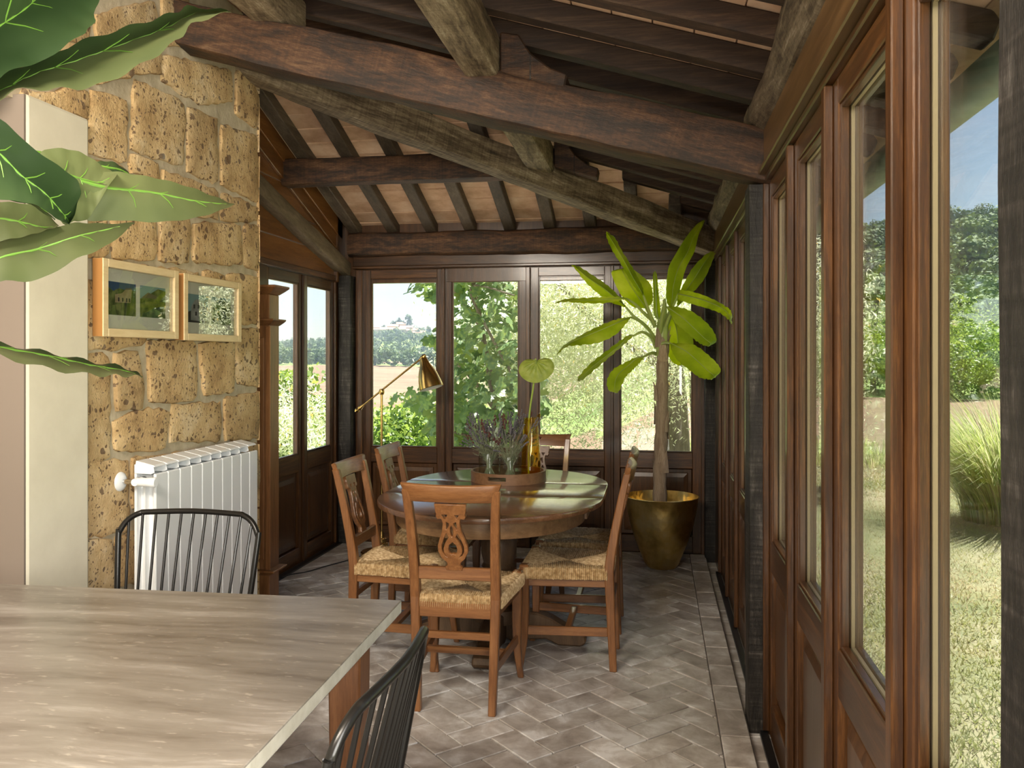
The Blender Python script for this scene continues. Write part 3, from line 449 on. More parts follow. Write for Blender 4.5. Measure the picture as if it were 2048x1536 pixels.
PALMLEAF = [[[(-0.85,0.82,1.686),(-0.957,0.923,1.722),(-0.921,0.889,1.71)],[(-0.852,0.848,1.775),(-0.931,0.956,1.763),(-0.842,0.931,1.725)],[(-0.831,0.881,1.863),(-0.897,0.991,1.809),(-0.815,0.965,1.765)],[(-0.8,0.915,1.937),(-0.879,1.023,1.849),(-0.797,0.997,1.786)],[(-0.767,0.95,1.971),(-0.867,1.054,1.883),(-0.771,1.03,1.827)],[(-0.749,0.982,1.98),(-0.86,1.085,1.922),(-0.767,1.06,1.857)],[(-0.736,1.013,1.982),(-0.837,1.117,1.971),(-0.778,1.087,1.9)],[(-0.718,1.045,1.983),(-0.793,1.154,2.044),(-0.768,1.117,2.024)]],[[(-0.913,0.93,1.691),(-0.965,0.983,1.707),(-0.879,0.896,1.68)],[(-0.909,0.957,1.736),(-0.926,1.015,1.738),(-0.839,0.928,1.69)],[(-0.865,0.989,1.767),(-0.898,1.045,1.768),(-0.809,0.958,1.735)],[(-0.821,1.022,1.8),(-0.868,1.075,1.8),(-0.77,0.99,1.747)],[(-0.778,1.055,1.834),(-0.829,1.107,1.827),(-0.735,1.022,1.759)],[(-0.729,1.089,1.864),(-0.784,1.14,1.858),(-0.691,1.054,1.795)],[(-0.688,1.121,1.891),(-0.729,1.175,1.894),(-0.658,1.085,1.836)],[(-0.669,1.149,1.912),(-0.696,1.206,1.927),(-0.643,1.113,1.873)],[(-0.626,1.182,1.914),(-0.656,1.238,1.938),(-0.606,1.145,1.898)]],[[(-0.831,0.853,1.695),(-0.856,0.879,1.704),(-0.814,0.836,1.689)],[(-0.813,0.876,1.692),(-0.838,0.903,1.674),(-0.814,0.856,1.62)],[(-0.776,0.903,1.684),(-0.805,0.929,1.654),(-0.778,0.882,1.589)],[(-0.755,0.927,1.657),(-0.789,0.952,1.628),(-0.758,0.906,1.586)],[(-0.73,0.951,1.634),(-0.774,0.974,1.61),(-0.746,0.928,1.584)],[(-0.723,0.973,1.62),(-0.769,0.996,1.592),(-0.74,0.95,1.573)],[(-0.736,0.991,1.602),(-0.771,1.015,1.581),(-0.742,0.97,1.57)],[(-0.762,1.007,1.573),(-0.782,1.034,1.578),(-0.748,0.989,1.57)]],[[(-0.966,1.185,1.699),(-0.944,1.159,1.692),(-0.922,1.132,1.685)],[(-0.958,1.207,1.727),(-0.92,1.183,1.685),(-0.892,1.157,1.606)],[(-0.939,1.23,1.734),(-0.912,1.205,1.685),(-0.883,1.179,1.608)],[(-0.921,1.254,1.73),(-0.901,1.227,1.682),(-0.877,1.2,1.614)],[(-0.905,1.277,1.715),(-0.89,1.249,1.682),(-0.875,1.221,1.64)],[(-0.895,1.299,1.706),(-0.876,1.272,1.7),(-0.857,1.244,1.693)]],[[(-0.93,1.242,1.686),(-0.91,1.215,1.68),(-0.89,1.188,1.673)],[(-0.894,1.274,1.705),(-0.879,1.246,1.673),(-0.891,1.213,1.618)],[(-0.868,1.303,1.706),(-0.85,1.276,1.673),(-0.856,1.245,1.619)],[(-0.837,1.334,1.703),(-0.82,1.306,1.672),(-0.811,1.278,1.62)],[(-0.8,1.366,1.694),(-0.784,1.338,1.666),(-0.768,1.31,1.629)],[(-0.77,1.396,1.682),(-0.755,1.368,1.665),(-0.737,1.341,1.645)],[(-0.748,1.425,1.673),(-0.733,1.397,1.667),(-0.719,1.369,1.662)]],[[(-0.988,1.04,1.492),(-0.955,1.005,1.489),(-0.93,0.978,1.487)],[(-0.988,1.065,1.537),(-0.942,1.032,1.505),(-0.911,1.007,1.475)],[(-0.944,1.098,1.571),(-0.913,1.062,1.538),(-0.89,1.036,1.502)],[(-0.9,1.131,1.588),(-0.879,1.094,1.554),(-0.857,1.067,1.507)],[(-0.869,1.161,1.602),(-0.842,1.125,1.575),(-0.819,1.099,1.54)],[(-0.848,1.19,1.605),(-0.819,1.154,1.588),(-0.794,1.128,1.561)],[(-0.81,1.222,1.61),(-0.786,1.185,1.603),(-0.767,1.158,1.599)]],[[(-1.002,1.037,1.436),(-0.985,1.02,1.436),(-0.909,0.941,1.433)],[(-0.995,1.072,1.436),(-0.978,1.055,1.426),(-0.905,0.976,1.414)],[(-0.956,1.113,1.419),(-0.941,1.095,1.412),(-0.873,1.015,1.4)],[(-0.911,1.154,1.406),(-0.896,1.136,1.4),(-0.829,1.056,1.382)],[(-0.869,1.195,1.392),(-0.856,1.177,1.386),(-0.79,1.097,1.373)],[(-0.836,1.234,1.382),(-0.825,1.216,1.377),(-0.771,1.134,1.371)],[(-0.828,1.27,1.366),(-0.816,1.251,1.367),(-0.762,1.169,1.369)]],[[(-0.965,1.327,1.73),(-0.952,1.309,1.726),(-0.952,1.309,1.726)],[(-0.954,1.346,1.741),(-0.933,1.329,1.725),(-0.929,1.33,1.717)],[(-0.939,1.366,1.74),(-0.922,1.348,1.725),(-0.918,1.349,1.716)],[(-0.926,1.385,1.724),(-0.913,1.367,1.719),(-0.913,1.367,1.719)]],[[(-1.029,1.073,1.597),(-1.004,1.047,1.592),(-0.987,1.03,1.589)],[(-0.991,1.096,1.629),(-0.968,1.069,1.595),(-0.952,1.052,1.556)],[(-0.96,1.117,1.629),(-0.937,1.091,1.599),(-0.922,1.073,1.564)],[(-0.935,1.138,1.629),(-0.913,1.111,1.595),(-0.899,1.093,1.573)],[(-0.919,1.157,1.622),(-0.897,1.13,1.591),(-0.883,1.112,1.583)],[(-0.907,1.175,1.6),(-0.886,1.148,1.596),(-0.873,1.13,1.593)]],[[(-0.859,0.95,1.655),(-0.859,0.95,1.655),(-0.843,0.932,1.651)],[(-0.888,0.965,1.712),(-0.875,0.967,1.667),(-0.847,0.952,1.605)],[(-0.865,0.989,1.671),(-0.852,0.992,1.652),(-0.831,0.975,1.602)],[(-0.841,1.014,1.629),(-0.834,1.015,1.619),(-0.813,0.998,1.599)],[(-0.809,1.04,1.586),(-0.809,1.04,1.586),(-0.795,1.022,1.582)]]]

# ------------------------------------------------------------------ roof geometry: two slopes that meet over the diagonal hip beam
def z_side(x): return 2.36 + 0.30 * (0.37 - x)          # underside of the rafters that fall to the garden side
def z_end(y): return 2.31 + 0.36 * (6.16 - y)           # underside of the rafters that fall to the end wall
def roof_z(x, y): return min(z_side(x), z_end(y))
RH = 0.082
ceiling = tag(empty('ceiling'), 'timber and terracotta ceiling falling to the garden side and to the end windows', 'ceiling', kind='structure')
mb = MB()
xs = [-4.7, -3.6, -2.75, -2.45, -2.1] + [-2.0 + 0.145 * i for i in range(21)]; ys = [-3.2, -1.0, 0.6] + [1.0 + 0.2 * i for i in range(31)]
up, dn = [], []
def deck_z(x, y): return min(roof_z(x, y), 3.25 if x < -2.05 else 9) + RH + 0.032
for i in range(len(xs) - 1):
    for j in range(len(ys) - 1):
        if xs[i] < -2.5 and ys[j] > 4.1: continue
        q = [(xs[i], ys[j]), (xs[i + 1], ys[j]), (xs[i + 1], ys[j + 1]), (xs[i], ys[j + 1])]
        lo = [(x, y, deck_z(x, y)) for x, y in q]; hi = [(x, y, deck_z(x, y) + 0.10) for x, y in q]
        mb.add(lo + hi, [(3,2,1,0),(4,5,6,7),(0,1,5,4),(1,2,6,5),(2,3,7,6),(3,0,4,7)])
mb.build('roof_deck', M['roofdeck'], ceiling)
def hip_x(y): return 0.37 - (z_end(y) - 2.36) / 0.30    # where both slopes have one height
def hip_y(x): return 6.16 - (z_side(x) - 2.31) / 0.36
# rafters on the garden side run across (x), those at the end run along (y)
SIDE_Y = [0.55 + 0.31 * i for i in range(18)]
for y in SIDE_Y:
    xl = max(-2.02, hip_x(y) + 0.03) if y > 4.0 else -2.02
    if y > 5.95 or xl > 0.3: 
        if y > 6.05: continue
    xr = 0.86
    y0, y1 = y - 0.040, y + 0.040
    pr = [(xl, z_side(xl)), (xr, z_side(xr)), (xr + 0.02, z_side(xr) + 0.05), (xr - 0.0, z_side(xr) + RH), (xl, z_side(xl) + RH)]
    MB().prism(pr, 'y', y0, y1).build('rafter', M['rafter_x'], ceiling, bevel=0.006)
END_X = [-2.24 + 0.296 * i for i in range(9)]
for x in END_X:
    yl = max(4.0, hip_y(x) + 0.03) if x > -2.0 else 3.4
    if yl > 5.9: continue
    yr = 6.72
    pr = [(yl, z_end(yl)), (yr, z_end(yr)), (yr, z_end(yr) + RH), (yl, z_end(yl) + RH)]
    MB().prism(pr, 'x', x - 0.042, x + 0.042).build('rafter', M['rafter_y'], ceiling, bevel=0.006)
# terracotta tiles laid on the rafters
tl = []
def tile_side(yc, x0):
    mbt = MB(); a, b = x0 + 0.002, x0 + 0.140
    j = rnd.uniform(-0.0015, 0.0015)
    z0, z1 = z_side(a) + RH + 0.001 + j, z_side(b) + RH + 0.001 + j
    y0, y1 = yc + 0.002, yc + 0.308
    mbt.hexa([(a, y0, z0), (b, y0, z1), (b, y1, z1), (a, y1, z0), (a, y0, z0 + .028), (b, y0, z1 + .028), (b, y1, z1 + .028), (a, y1, z0 + .028)])
    return mbt
stuff = MB(); cnt = 0
for k, y in enumerate(SIDE_Y[:-1]):
    x = -2.0
    while x < 0.85:
        if y + 0.31 < hip_y(x) + 0.05 and z_side(x) < z_end(y + 0.18) + 0.03:
            t = tile_side(y, x)
            if 1.3 < y and x > -1.7 and x < 0.4 and cnt < 175: t.build('ceiling_tile', M['terra'], ceiling, bevel=0.003); cnt += 1
            else: stuff.add(t.v, t.f)
        x += 0.142
cnt = 0
for k in range(len(END_X) - 1):
    xa, xb = END_X[k] + 0.002, END_X[k + 1] - 0.002
    y = 6.70
    while y > 4.0:
        if y - 0.07 > hip_y(xa) - 0.22 or xb < -1.95:
            j = rnd.uniform(-0.003, 0.003)
            y0, y1 = y - 0.1375, y - 0.0015
            z0, z1 = z_end(y0) + RH + 0.001 + j, z_end(y1) + RH + 0.001 + j
            t = MB().hexa([(xa, y0, z0), (xb, y0, z0), (xb, y1, z1), (xa, y1, z1), (xa, y0, z0 + .026), (xb, y0, z0 + .026), (xb, y1, z1 + .026), (xa, y1, z1 + .026)])
            if y < 6.3 and cnt < 125: t.build('ceiling_tile', M['terra'], ceiling, bevel=0.003); cnt += 1
            else: stuff.add(t.v, t.f)
        y -= 0.142
so = stuff.build('ceiling_tiles', M['terra'], ceiling); so['kind'] = 'stuff'

# ------------------------------------------------------------------ hewn beams
def hewn(name, p0, p1, w, h, mat, label, seed, amp=0.012, seg=28, taper=0.0, round_=0.02, cat='beam', endcut=0.0):
    """a beam with hewn, slightly wandering faces; p0..p1 is the centre line"""
    p0, p1 = Vector(p0), Vector(p1); L = (p1 - p0).length; d = (p1 - p0) / L
    side = d.cross(Vector((0, 0, 1))).normalized(); upv = side.cross(d)
    prof = []
    r = round_
    for (sx, sz) in ((-1, -1), (1, -1), (1, 1), (-1, 1)):
        cx, cz = sx * (w / 2 - r), sz * (h / 2 - r)
        a0 = {(-1, -1): 180, (1, -1): 270, (1, 1): 0, (-1, 1): 90}[(sx, sz)]
        for a in (a0, a0 + 45, a0 + 90):
            prof.append((cx + r * math.cos(math.radians(a)), cz + r * math.sin(math.radians(a))))
        nx = {(-1, -1): (0, -h / 2), (1, -1): (w / 2, 0), (1, 1): (0, h / 2), (-1, 1): (-w / 2, 0)}[(sx, sz)]
        prof.append(nx)
    m_ = MB(); n = len(prof); rows = []
    for i in range(seg + 1):
        t = i / seg; x = t * L; sc = 1 - taper * t
        row = []
        for k, (u, v) in enumerate(prof):
            q = Vector((x * 1.7 + seed * 9.1, u * 3 + seed, v * 3))
            q2 = Vector((x * 6.0 + seed * 5.3, u * 9, v * 9 + seed))
            dd = mnoise.noise(q) * amp + mnoise.noise(q2) * amp * 0.45
            l_ = math.hypot(u, v); row.append((x, u * sc + u / l_ * dd, v * sc + v / l_ * dd))
        rows.append(row)
    base = 0
    for r_ in rows: m_.v += r_
    for i in range(seg):
        for k in range(n):
            a = i * n + k; b2 = i * n + (k + 1) % n
            m_.f.append((a, b2, b2 + n, a + n))
    m_.f.append(tuple(range(n - 1, -1, -1))); m_.f.append(tuple(seg * n + k for k in range(n)))
    o = bpy.data.objects.new(name, m_.mesh(name, mat, 0, True)); COL.objects.link(o)
    R = Matrix((d, side * -1, upv)).transposed()
    # x along the beam, y to its side, z up
    R = Matrix(((d.x, -side.x, upv.x), (d.y, -side.y, upv.y), (d.z, -side.z, upv.z)))
    o.matrix_world = Matrix.Translation(p0) @ R.to_4x4()
    return tag(o, label, cat, kind='structure')
hewn('ceiling_beam', (-2.12, 3.37, 2.71 + 0.098 + 0.035), (0.50, 3.37, 2.03 + 0.098), 0.18, 0.195, M['beam'], 'thick dark brown hewn beam nearest the camera, resting on the middle post', 1, 0.020, seg=60)
hewn('hip_beam', (-2.05, 3.90, 2.785 + 0.088), (0.38, 6.08, 2.10 + 0.085), 0.15, 0.175, M['greybeam'], 'weathered diagonal hip beam running to the far right corner post', 2, 0.012, seg=60)
hewn('purlin_beam', (-0.68, -1.2, 2.585), (-0.68, 5.12, 2.585), 0.14, 0.17, M['greybeam_y'], 'pale grey square beam running lengthwise over the dark brown beam', 3, 0.010, seg=40)
hewn('purlin_beam', (-1.58, -1.2, 2.865), (-1.58, 3.50, 2.865), 0.15, 0.165, M['greybeam_y'], 'short grey lengthwise beam ending above the stone wall at top left', 4, 0.010)
hewn('purlin_beam', (-2.36, 5.17, 2.575), (-0.60, 5.17, 2.575), 0.13, 0.165, M['beam'], 'dark cross beam behind the diagonal hip beam, under the end rafters', 5, 0.010)
hewn('wall_plate_beam', (-2.28, 6.13, 2.235), (0.42, 6.13, 2.235), 0.14, 0.18, M['beam'], 'rough half-round beam lying above the end windows', 6, 0.016, round_=0.05)
hewn('gable_beam', (-2.33, 4.00, 2.50 + 0.07), (-2.33, 6.16, 1.985 + 0.07), 0.09, 0.12, M['gablewood'], 'sloping grey timber with worm tracks across the left gable boards', 7, 0.006)
def log(name, p0, p1, r, label, seed):
    p0, p1 = Vector(p0), Vector(p1); seg = 30; pts = []; rr = []
    m_ = MB(); L = (p1 - p0).length; n = 14; d = (p1 - p0) / L
    for i in range(seg + 1):
        x = i / seg * L
        for k in range(n):
            a = 2 * math.pi * k / n
            dr = mnoise.noise(Vector((x * 1.6 + seed, math.cos(a) * 1.2, math.sin(a) * 1.2))) * 0.022 + mnoise.noise(Vector((x * 5 + seed, math.cos(a) * 3, math.sin(a) * 3))) * 0.008
            m_.v.append((x, (r + dr) * math.cos(a), (r + dr) * math.sin(a)))
    for i in range(seg):
        for k in range(n):
            a = i * n + k; b2 = i * n + (k + 1) % n; m_.f.append((a, b2, b2 + n, a + n))
    m_.f.append(tuple(range(n - 1, -1, -1))); m_.f.append(tuple(seg * n + k for k in range(n)))
    o = bpy.data.objects.new(name, m_.mesh(name, M['greybeam'], 0, True)); COL.objects.link(o)
    o.location = p0; o.rotation_euler = (0, 0, math.atan2(d.y, d.x)); return tag(o, label, 'log', kind='structure')
log('wall_plate_log', (0.452, -1.2, 2.335), (0.452, 3.42, 2.335), 0.105, 'round grey log lying along the top of the near glass doors', 3)
log('wall_plate_log', (0.452, 3.46, 2.335), (0.452, 6.3, 2.335), 0.105, 'round greenish log above the far glass doors by the corner', 11)
def corbel(y, z, x0, label):
    pr = [(x0, z), (x0 + 0.255, z - 0.075), (x0 + 0.265, z - 0.02), (x0 + 0.20, z + 0.005), (x0 + 0.12, z + 0.07), (x0 + 0.075, z + 0.145), (x0, z + 0.16)]
    o = MB().prism(pr, 'y', y - 0.06, y + 0.06).build('corbel_block', M['beam'], None, bevel=0.006)
    MB().prism([(x0 + .118, z - .036), (x0 + .123, z - .036), (x0 + .123, z + .062), (x0 + .118, z + .062)], 'y', y - 0.061, y + 0.061).build('split_line', M['post'], o)
    tag(o, label, 'corbel', kind='structure')
corbel(3.345, 2.515, -0.605, 'curved wooden block beside the lengthwise beam on top of the dark brown beam')
corbel(5.10, 2.53, -0.60, 'small curved wooden block on top of the diagonal hip beam')

# ------------------------------------------------------------------ posts
def post(x0, x1, y0, y1, z0, z1, label, seed):
    m_ = MB(); seg = 16; n = 0
    prof = [(-.5, -.44), (-.44, -.5), (0, -.5), (.44, -.5), (.5, -.44), (.5, 0), (.5, .44), (.44, .5), (0, .5), (-.44, .5), (-.5, .44), (-.5, 0)]
    cx, cy, w, d = (x0 + x1) / 2, (y0 + y1) / 2, x1 - x0, y1 - y0; n = len(prof)
    for i in range(seg + 1):
        z = z0 + (z1 - z0) * i / seg
        for u, v in prof:
            k = mnoise.noise(Vector((u * 2 + seed, v * 2, z * 2.2))) * 0.006
            m_.v.append((cx + u * w + k, cy + v * d + k, z))
    for i in range(seg):
        for k in range(n):
            a = i * n + k; b2 = i * n + (k + 1) % n; m_.f.append((a, b2, b2 + n, a + n))
    m_.f.append(tuple(range(n - 1, -1, -1))); m_.f.append(tuple(seg * n + k for k in range(n)))
    return tag(m_.build('post', M['post'], None, smooth=True), label, 'post', kind='structure')
post(0.348, 0.412, 3.33, 3.475, -0.03, 2.05, 'dark square timber post between near and far garden doors', 1)
post(0.335, 0.425, 6.03, 6.13, -0.03, 2.10, 'dark post in the far right corner behind the banana plant', 2)
post(-2.345, -2.245, 6.05, 6.15, 0.0, 2.0, 'grey knotted post in the far left corner by the brass lamp', 3)
post(0.340, 0.53, 0.77, 0.93, -0.03, 2.30, 'dark rough post cut by the right picture edge, nearest the camera', 4)

# ------------------------------------------------------------------ floor: herringbone bricks, border row, threshold row
floor = MB().bb((-4.7, -3.2, -0.20), (0.345, 6.22, -0.007)).build('floor', M['grout']); tag(floor, 'herringbone cotto brick floor with pale bloom', 'floor', kind='structure')
step = MB().bb((0.343, -3.2, -0.20), (0.62, 6.22, -0.040)).build('floor_lower_step', M['grout'], floor)
TW, TLn, G = 0.1155, 0.231, 0.0045
def brick_mb(cx, cy, ang, l, w, ztop, th=0.02):
    j = rnd.uniform(-0.0012, 0.0012); R = Matrix.Rotation(ang, 3, 'Z')
    tilt = Euler((rnd.uniform(-.002, .002), rnd.uniform(-.002, .002), 0)).to_matrix()
    return MB().box((cx, cy, ztop - th / 2 + j), (l - G - rnd.uniform(0, .002), w - G - rnd.uniform(0, .002), th), R @ tilt)
def clip_poly(poly, xmin, xmax, ymin, ymax):
    def cl(p, f, inter):
        r_ = []
        for i in range(len(p)):
            a, b = p[i - 1], p[i]
            if f(b):
                if not f(a): r_.append(inter(a, b))
                r_.append(b)
            elif f(a): r_.append(inter(a, b))
        return r_
    def ix(x): return lambda a, b: (x, a[1] + (b[1] - a[1]) * (x - a[0]) / (b[0] - a[0]))
    def iy(y): return lambda a, b: (a[0] + (b[0] - a[0]) * (y - a[1]) / (b[1] - a[1]), y)
    for f, i_ in ((lambda p: p[0] >= xmin, ix(xmin)), (lambda p: p[0] <= xmax, ix(xmax)), (lambda p: p[1] >= ymin, iy(ymin)), (lambda p: p[1] <= ymax, iy(ymax))):
        poly = cl(poly, f, i_)
        if len(poly) < 3: return []
    return poly
tiles = []
c45 = math.sqrt(0.5)
for k in range(-20, 60):
    for m in range(-20, 20):
        for kind in (0, 1):                     # one lying and one standing brick in the turned frame
            if kind == 0: u0, v0, du, dv = k + 4 * m, k, 2, 1
            else: u0, v0, du, dv = k + 3 + 4 * m, k, 1, 2
            u0, v0, du, dv = u0 * TW, v0 * TW, du * TW, dv * TW
            g = G / 2 + rnd.uniform(0, 0.0008)
            q = [(u0 + g, v0 + g), (u0 + du - g, v0 + g), (u0 + du - g, v0 + dv - g), (u0 + g, v0 + dv - g)]
            w_ = [((u - v) * c45 - 0.03, (u + v) * c45 + 2.0) for u, v in q]
            cx = sum(p[0] for p in w_) / 4; cy = sum(p[1] for p in w_) / 4
            if not (-2.6 < cx < 0.35 and 2.2 < cy < 6.3): continue
            w_ = clip_poly(w_, -2.34, 0.232, 2.2, 6.13)
            if len(w_) >= 3: tiles.append((cx, cy, w_))
def vis_rank(t): return abs(t[0] + 0.3) * 0.3 + (t[1] - 2.6) * 0.2 + (3 if t[0] < -1.25 and t[1] < 4.4 else 0) + (4 if t[1] < 2.55 else 0)
tiles.sort(key=vis_rank); stuff = MB()
for i, (cx, cy, w_) in enumerate(tiles):
    zt = rnd.uniform(-0.0015, 0.0012)
    t = MB().prism(w_, 'z', -0.018, zt)
    if i < 270: t.build('brick', M['cotto'], floor, bevel=0.0025)
    else: stuff.add(t.v, t.f)
so = stuff.build('bricks', M['cotto'], floor); so['kind'] = 'stuff'
y = 6.12; i = 0
while y > 0.6:
    l = 0.242
    t = MB().bb((0.2365, y - l + 0.005, -0.05), (0.341, y, rnd.uniform(0.0, 0.003)))
    t.build('border_brick', M['cotto'], floor, bevel=0.003)
    y -= l
y = 6.10
while y > 0.8:
    l = 0.20; 
    MB().bb((0.346, y - l + 0.005, -0.055), (0.455, y, -0.030 + rnd.uniform(-0.001, 0.001))).build('threshold_brick', M['cotto'], floor, bevel=0.003); y -= l

# ------------------------------------------------------------------ stone wall on the left
wall_left = MB()
wall_left.bb((-2.34, 2.71, -0.02), (-2.012, 4.068, 2.70)); wall_left.bb((-2.34, 0.9, 2.22), (-2.012, 2.71, 2.70))
def top(x0, x1, y0, y1):
    return wall_left.hexa([(x0, y0, 2.70), (x1, y0, 2.70), (x1, y1, 2.70), (x0, y1, 2.70)] + [(a, b, roof_z(-2.0, b) + 0.02) for a, b in ((x0, y0), (x1, y0), (x1, y1), (x0, y1))])
top(-2.34, -2.012, 0.9, 3.9); top(-2.34, -2.012, 3.9, 4.03)
wall_left = tag(wall_left.build('wall_left', M['mortar']), 'rough tufa block wall with pale mortar joints behind the radiator', 'wall', kind='structure')
def stone(poly, seed):
    r2 = random.Random(seed); out_ = []
    n = len(poly); cy = sum(p[0] for p in poly) / n; cz = sum(p[1] for p in poly) / n
    for i in range(n):
        a, b = Vector(poly[i]), Vector(poly[(i + 1) % n]); k = max(2, int((b - a).length / 0.035))
        for j in range(k):
            t = j / k; p = a.lerp(b, t)
            p += Vector((r2.uniform(-1, 1), r2.uniform(-1, 1))) * 0.007
            if j == 0: p += (Vector((cy, cz)) - p).normalized() * 0.008
            out_.append(p)
    m_ = MB(); n = len(out_); c = Vector((cy, cz)); x0 = -2.013
    out_ = [p + (p - c).normalized() * 0.007 for p in out_]
    prot = r2.uniform(0.006, 0.016)
    rings = [(1.0, x0 - 0.02), (1.0, x0 + 0.003), (0.978, x0 + prot), (0.90, x0 + prot + 0.004), (0.6, x0 + prot + 0.004)]
    for s_, x in rings:
        for p in out_:
            q = c.lerp(p, s_); dx = mnoise.noise(Vector((q.x * 11, q.y * 11, seed * 3.3))) * 0.007 if x > x0 + 0.005 else 0
            m_.v.append((x + dx, q.x, q.y))
    for i in range(len(rings) - 1):
        for k in range(n):
            a = i * n + k; b2 = i * n + (k + 1) % n; m_.f.append((a, b2, b2 + n, a + n))
    e = (len(rings) - 1) * n; m_.v.append((x0 + prot + 0.007, c.x, c.y)); ci = len(m_.v) - 1
    for k in range(n): m_.f.append((e + k, e + (k + 1) % n, ci))
    return m_.build('stone_block', M['tufa'], wall_left, smooth=True)
for i, p in enumerate(STONES):
    zt = [min(q[1], roof_z(-2.0, min(q[0], 4.0)) - 0.02) for q in p]
    stone([(min(max(q[0], 0.95), 4.072), z) for q, z in zip(p, zt)], i + 1)
# end face of the wall towards the far windows: quoin blocks
for i, (z0, z1) in enumerate(((0.0, .30), (.31, .62), (.63, .95), (.97, 1.22), (1.24, 1.52), (1.54, 1.86), (1.88, 2.12), (2.14, 2.42), (2.44, 2.72), (2.74, 2.98))):
    m_ = MB(); k = 6; rows = []
    for a in range(k + 1):
        z = z0 + (z1 - z0) * a / k; e = 0.010 if a in (0, k) else 0.0
        rows.append([(-2.33 + (2.33 - 2.0) * b / 6 + 0.004, 4.066 + (0.0 if b in (0, 6) or a in (0, k) else 0.016) + mnoise.noise(Vector((b * .9, z * 7, i))) * 0.008, z) for b in range(7)])
    m_.grid(rows); back = [[(p[0], 4.04, p[2]) for p in r_] for r_ in (rows[0], rows[-1])]
    m_.build('quoin_block', M['tufa'], wall_left, smooth=True)
pier = MB().bb((-2.75, 2.40, -0.02), (-1.968, 2.705, 2.235)).build('wall_pier', M['plaster'], None, bevel=0.012, seg=2)
MB().bb((-2.75, 2.394, -0.02), (-1.972, 2.402, 2.23)).build('shaded_face', M['shaded_taupe'], pier)
tag(pier, 'cream plastered pier at the left edge next to the stone wall', 'wall', kind='structure')
# rooms beyond the picture: kitchen side walls that close the space behind the camera
kw = MB().bb((-4.75, -3.2, -0.02), (-4.6, 4.1, 3.4)); tag(kw.build('wall_kitchen', M['room_wall']), 'pale kitchen wall far behind the plastered pier', 'wall', kind='structure')
kb = MB().bb((-4.6, 4.0, -0.02), (-2.34, 4.08, 3.4)); tag(kb.build('wall_kitchen_end', M['room_wall']), 'pale end wall of the kitchen behind the stone wall', 'wall', kind='structure')

kr = MB().bb((-4.6, -3.35, -0.02), (0.62, -3.2, 3.4)); tag(kr.build('wall_rear', M['room_wall']), 'pale rear wall of the kitchen behind the camera', 'wall', kind='structure')
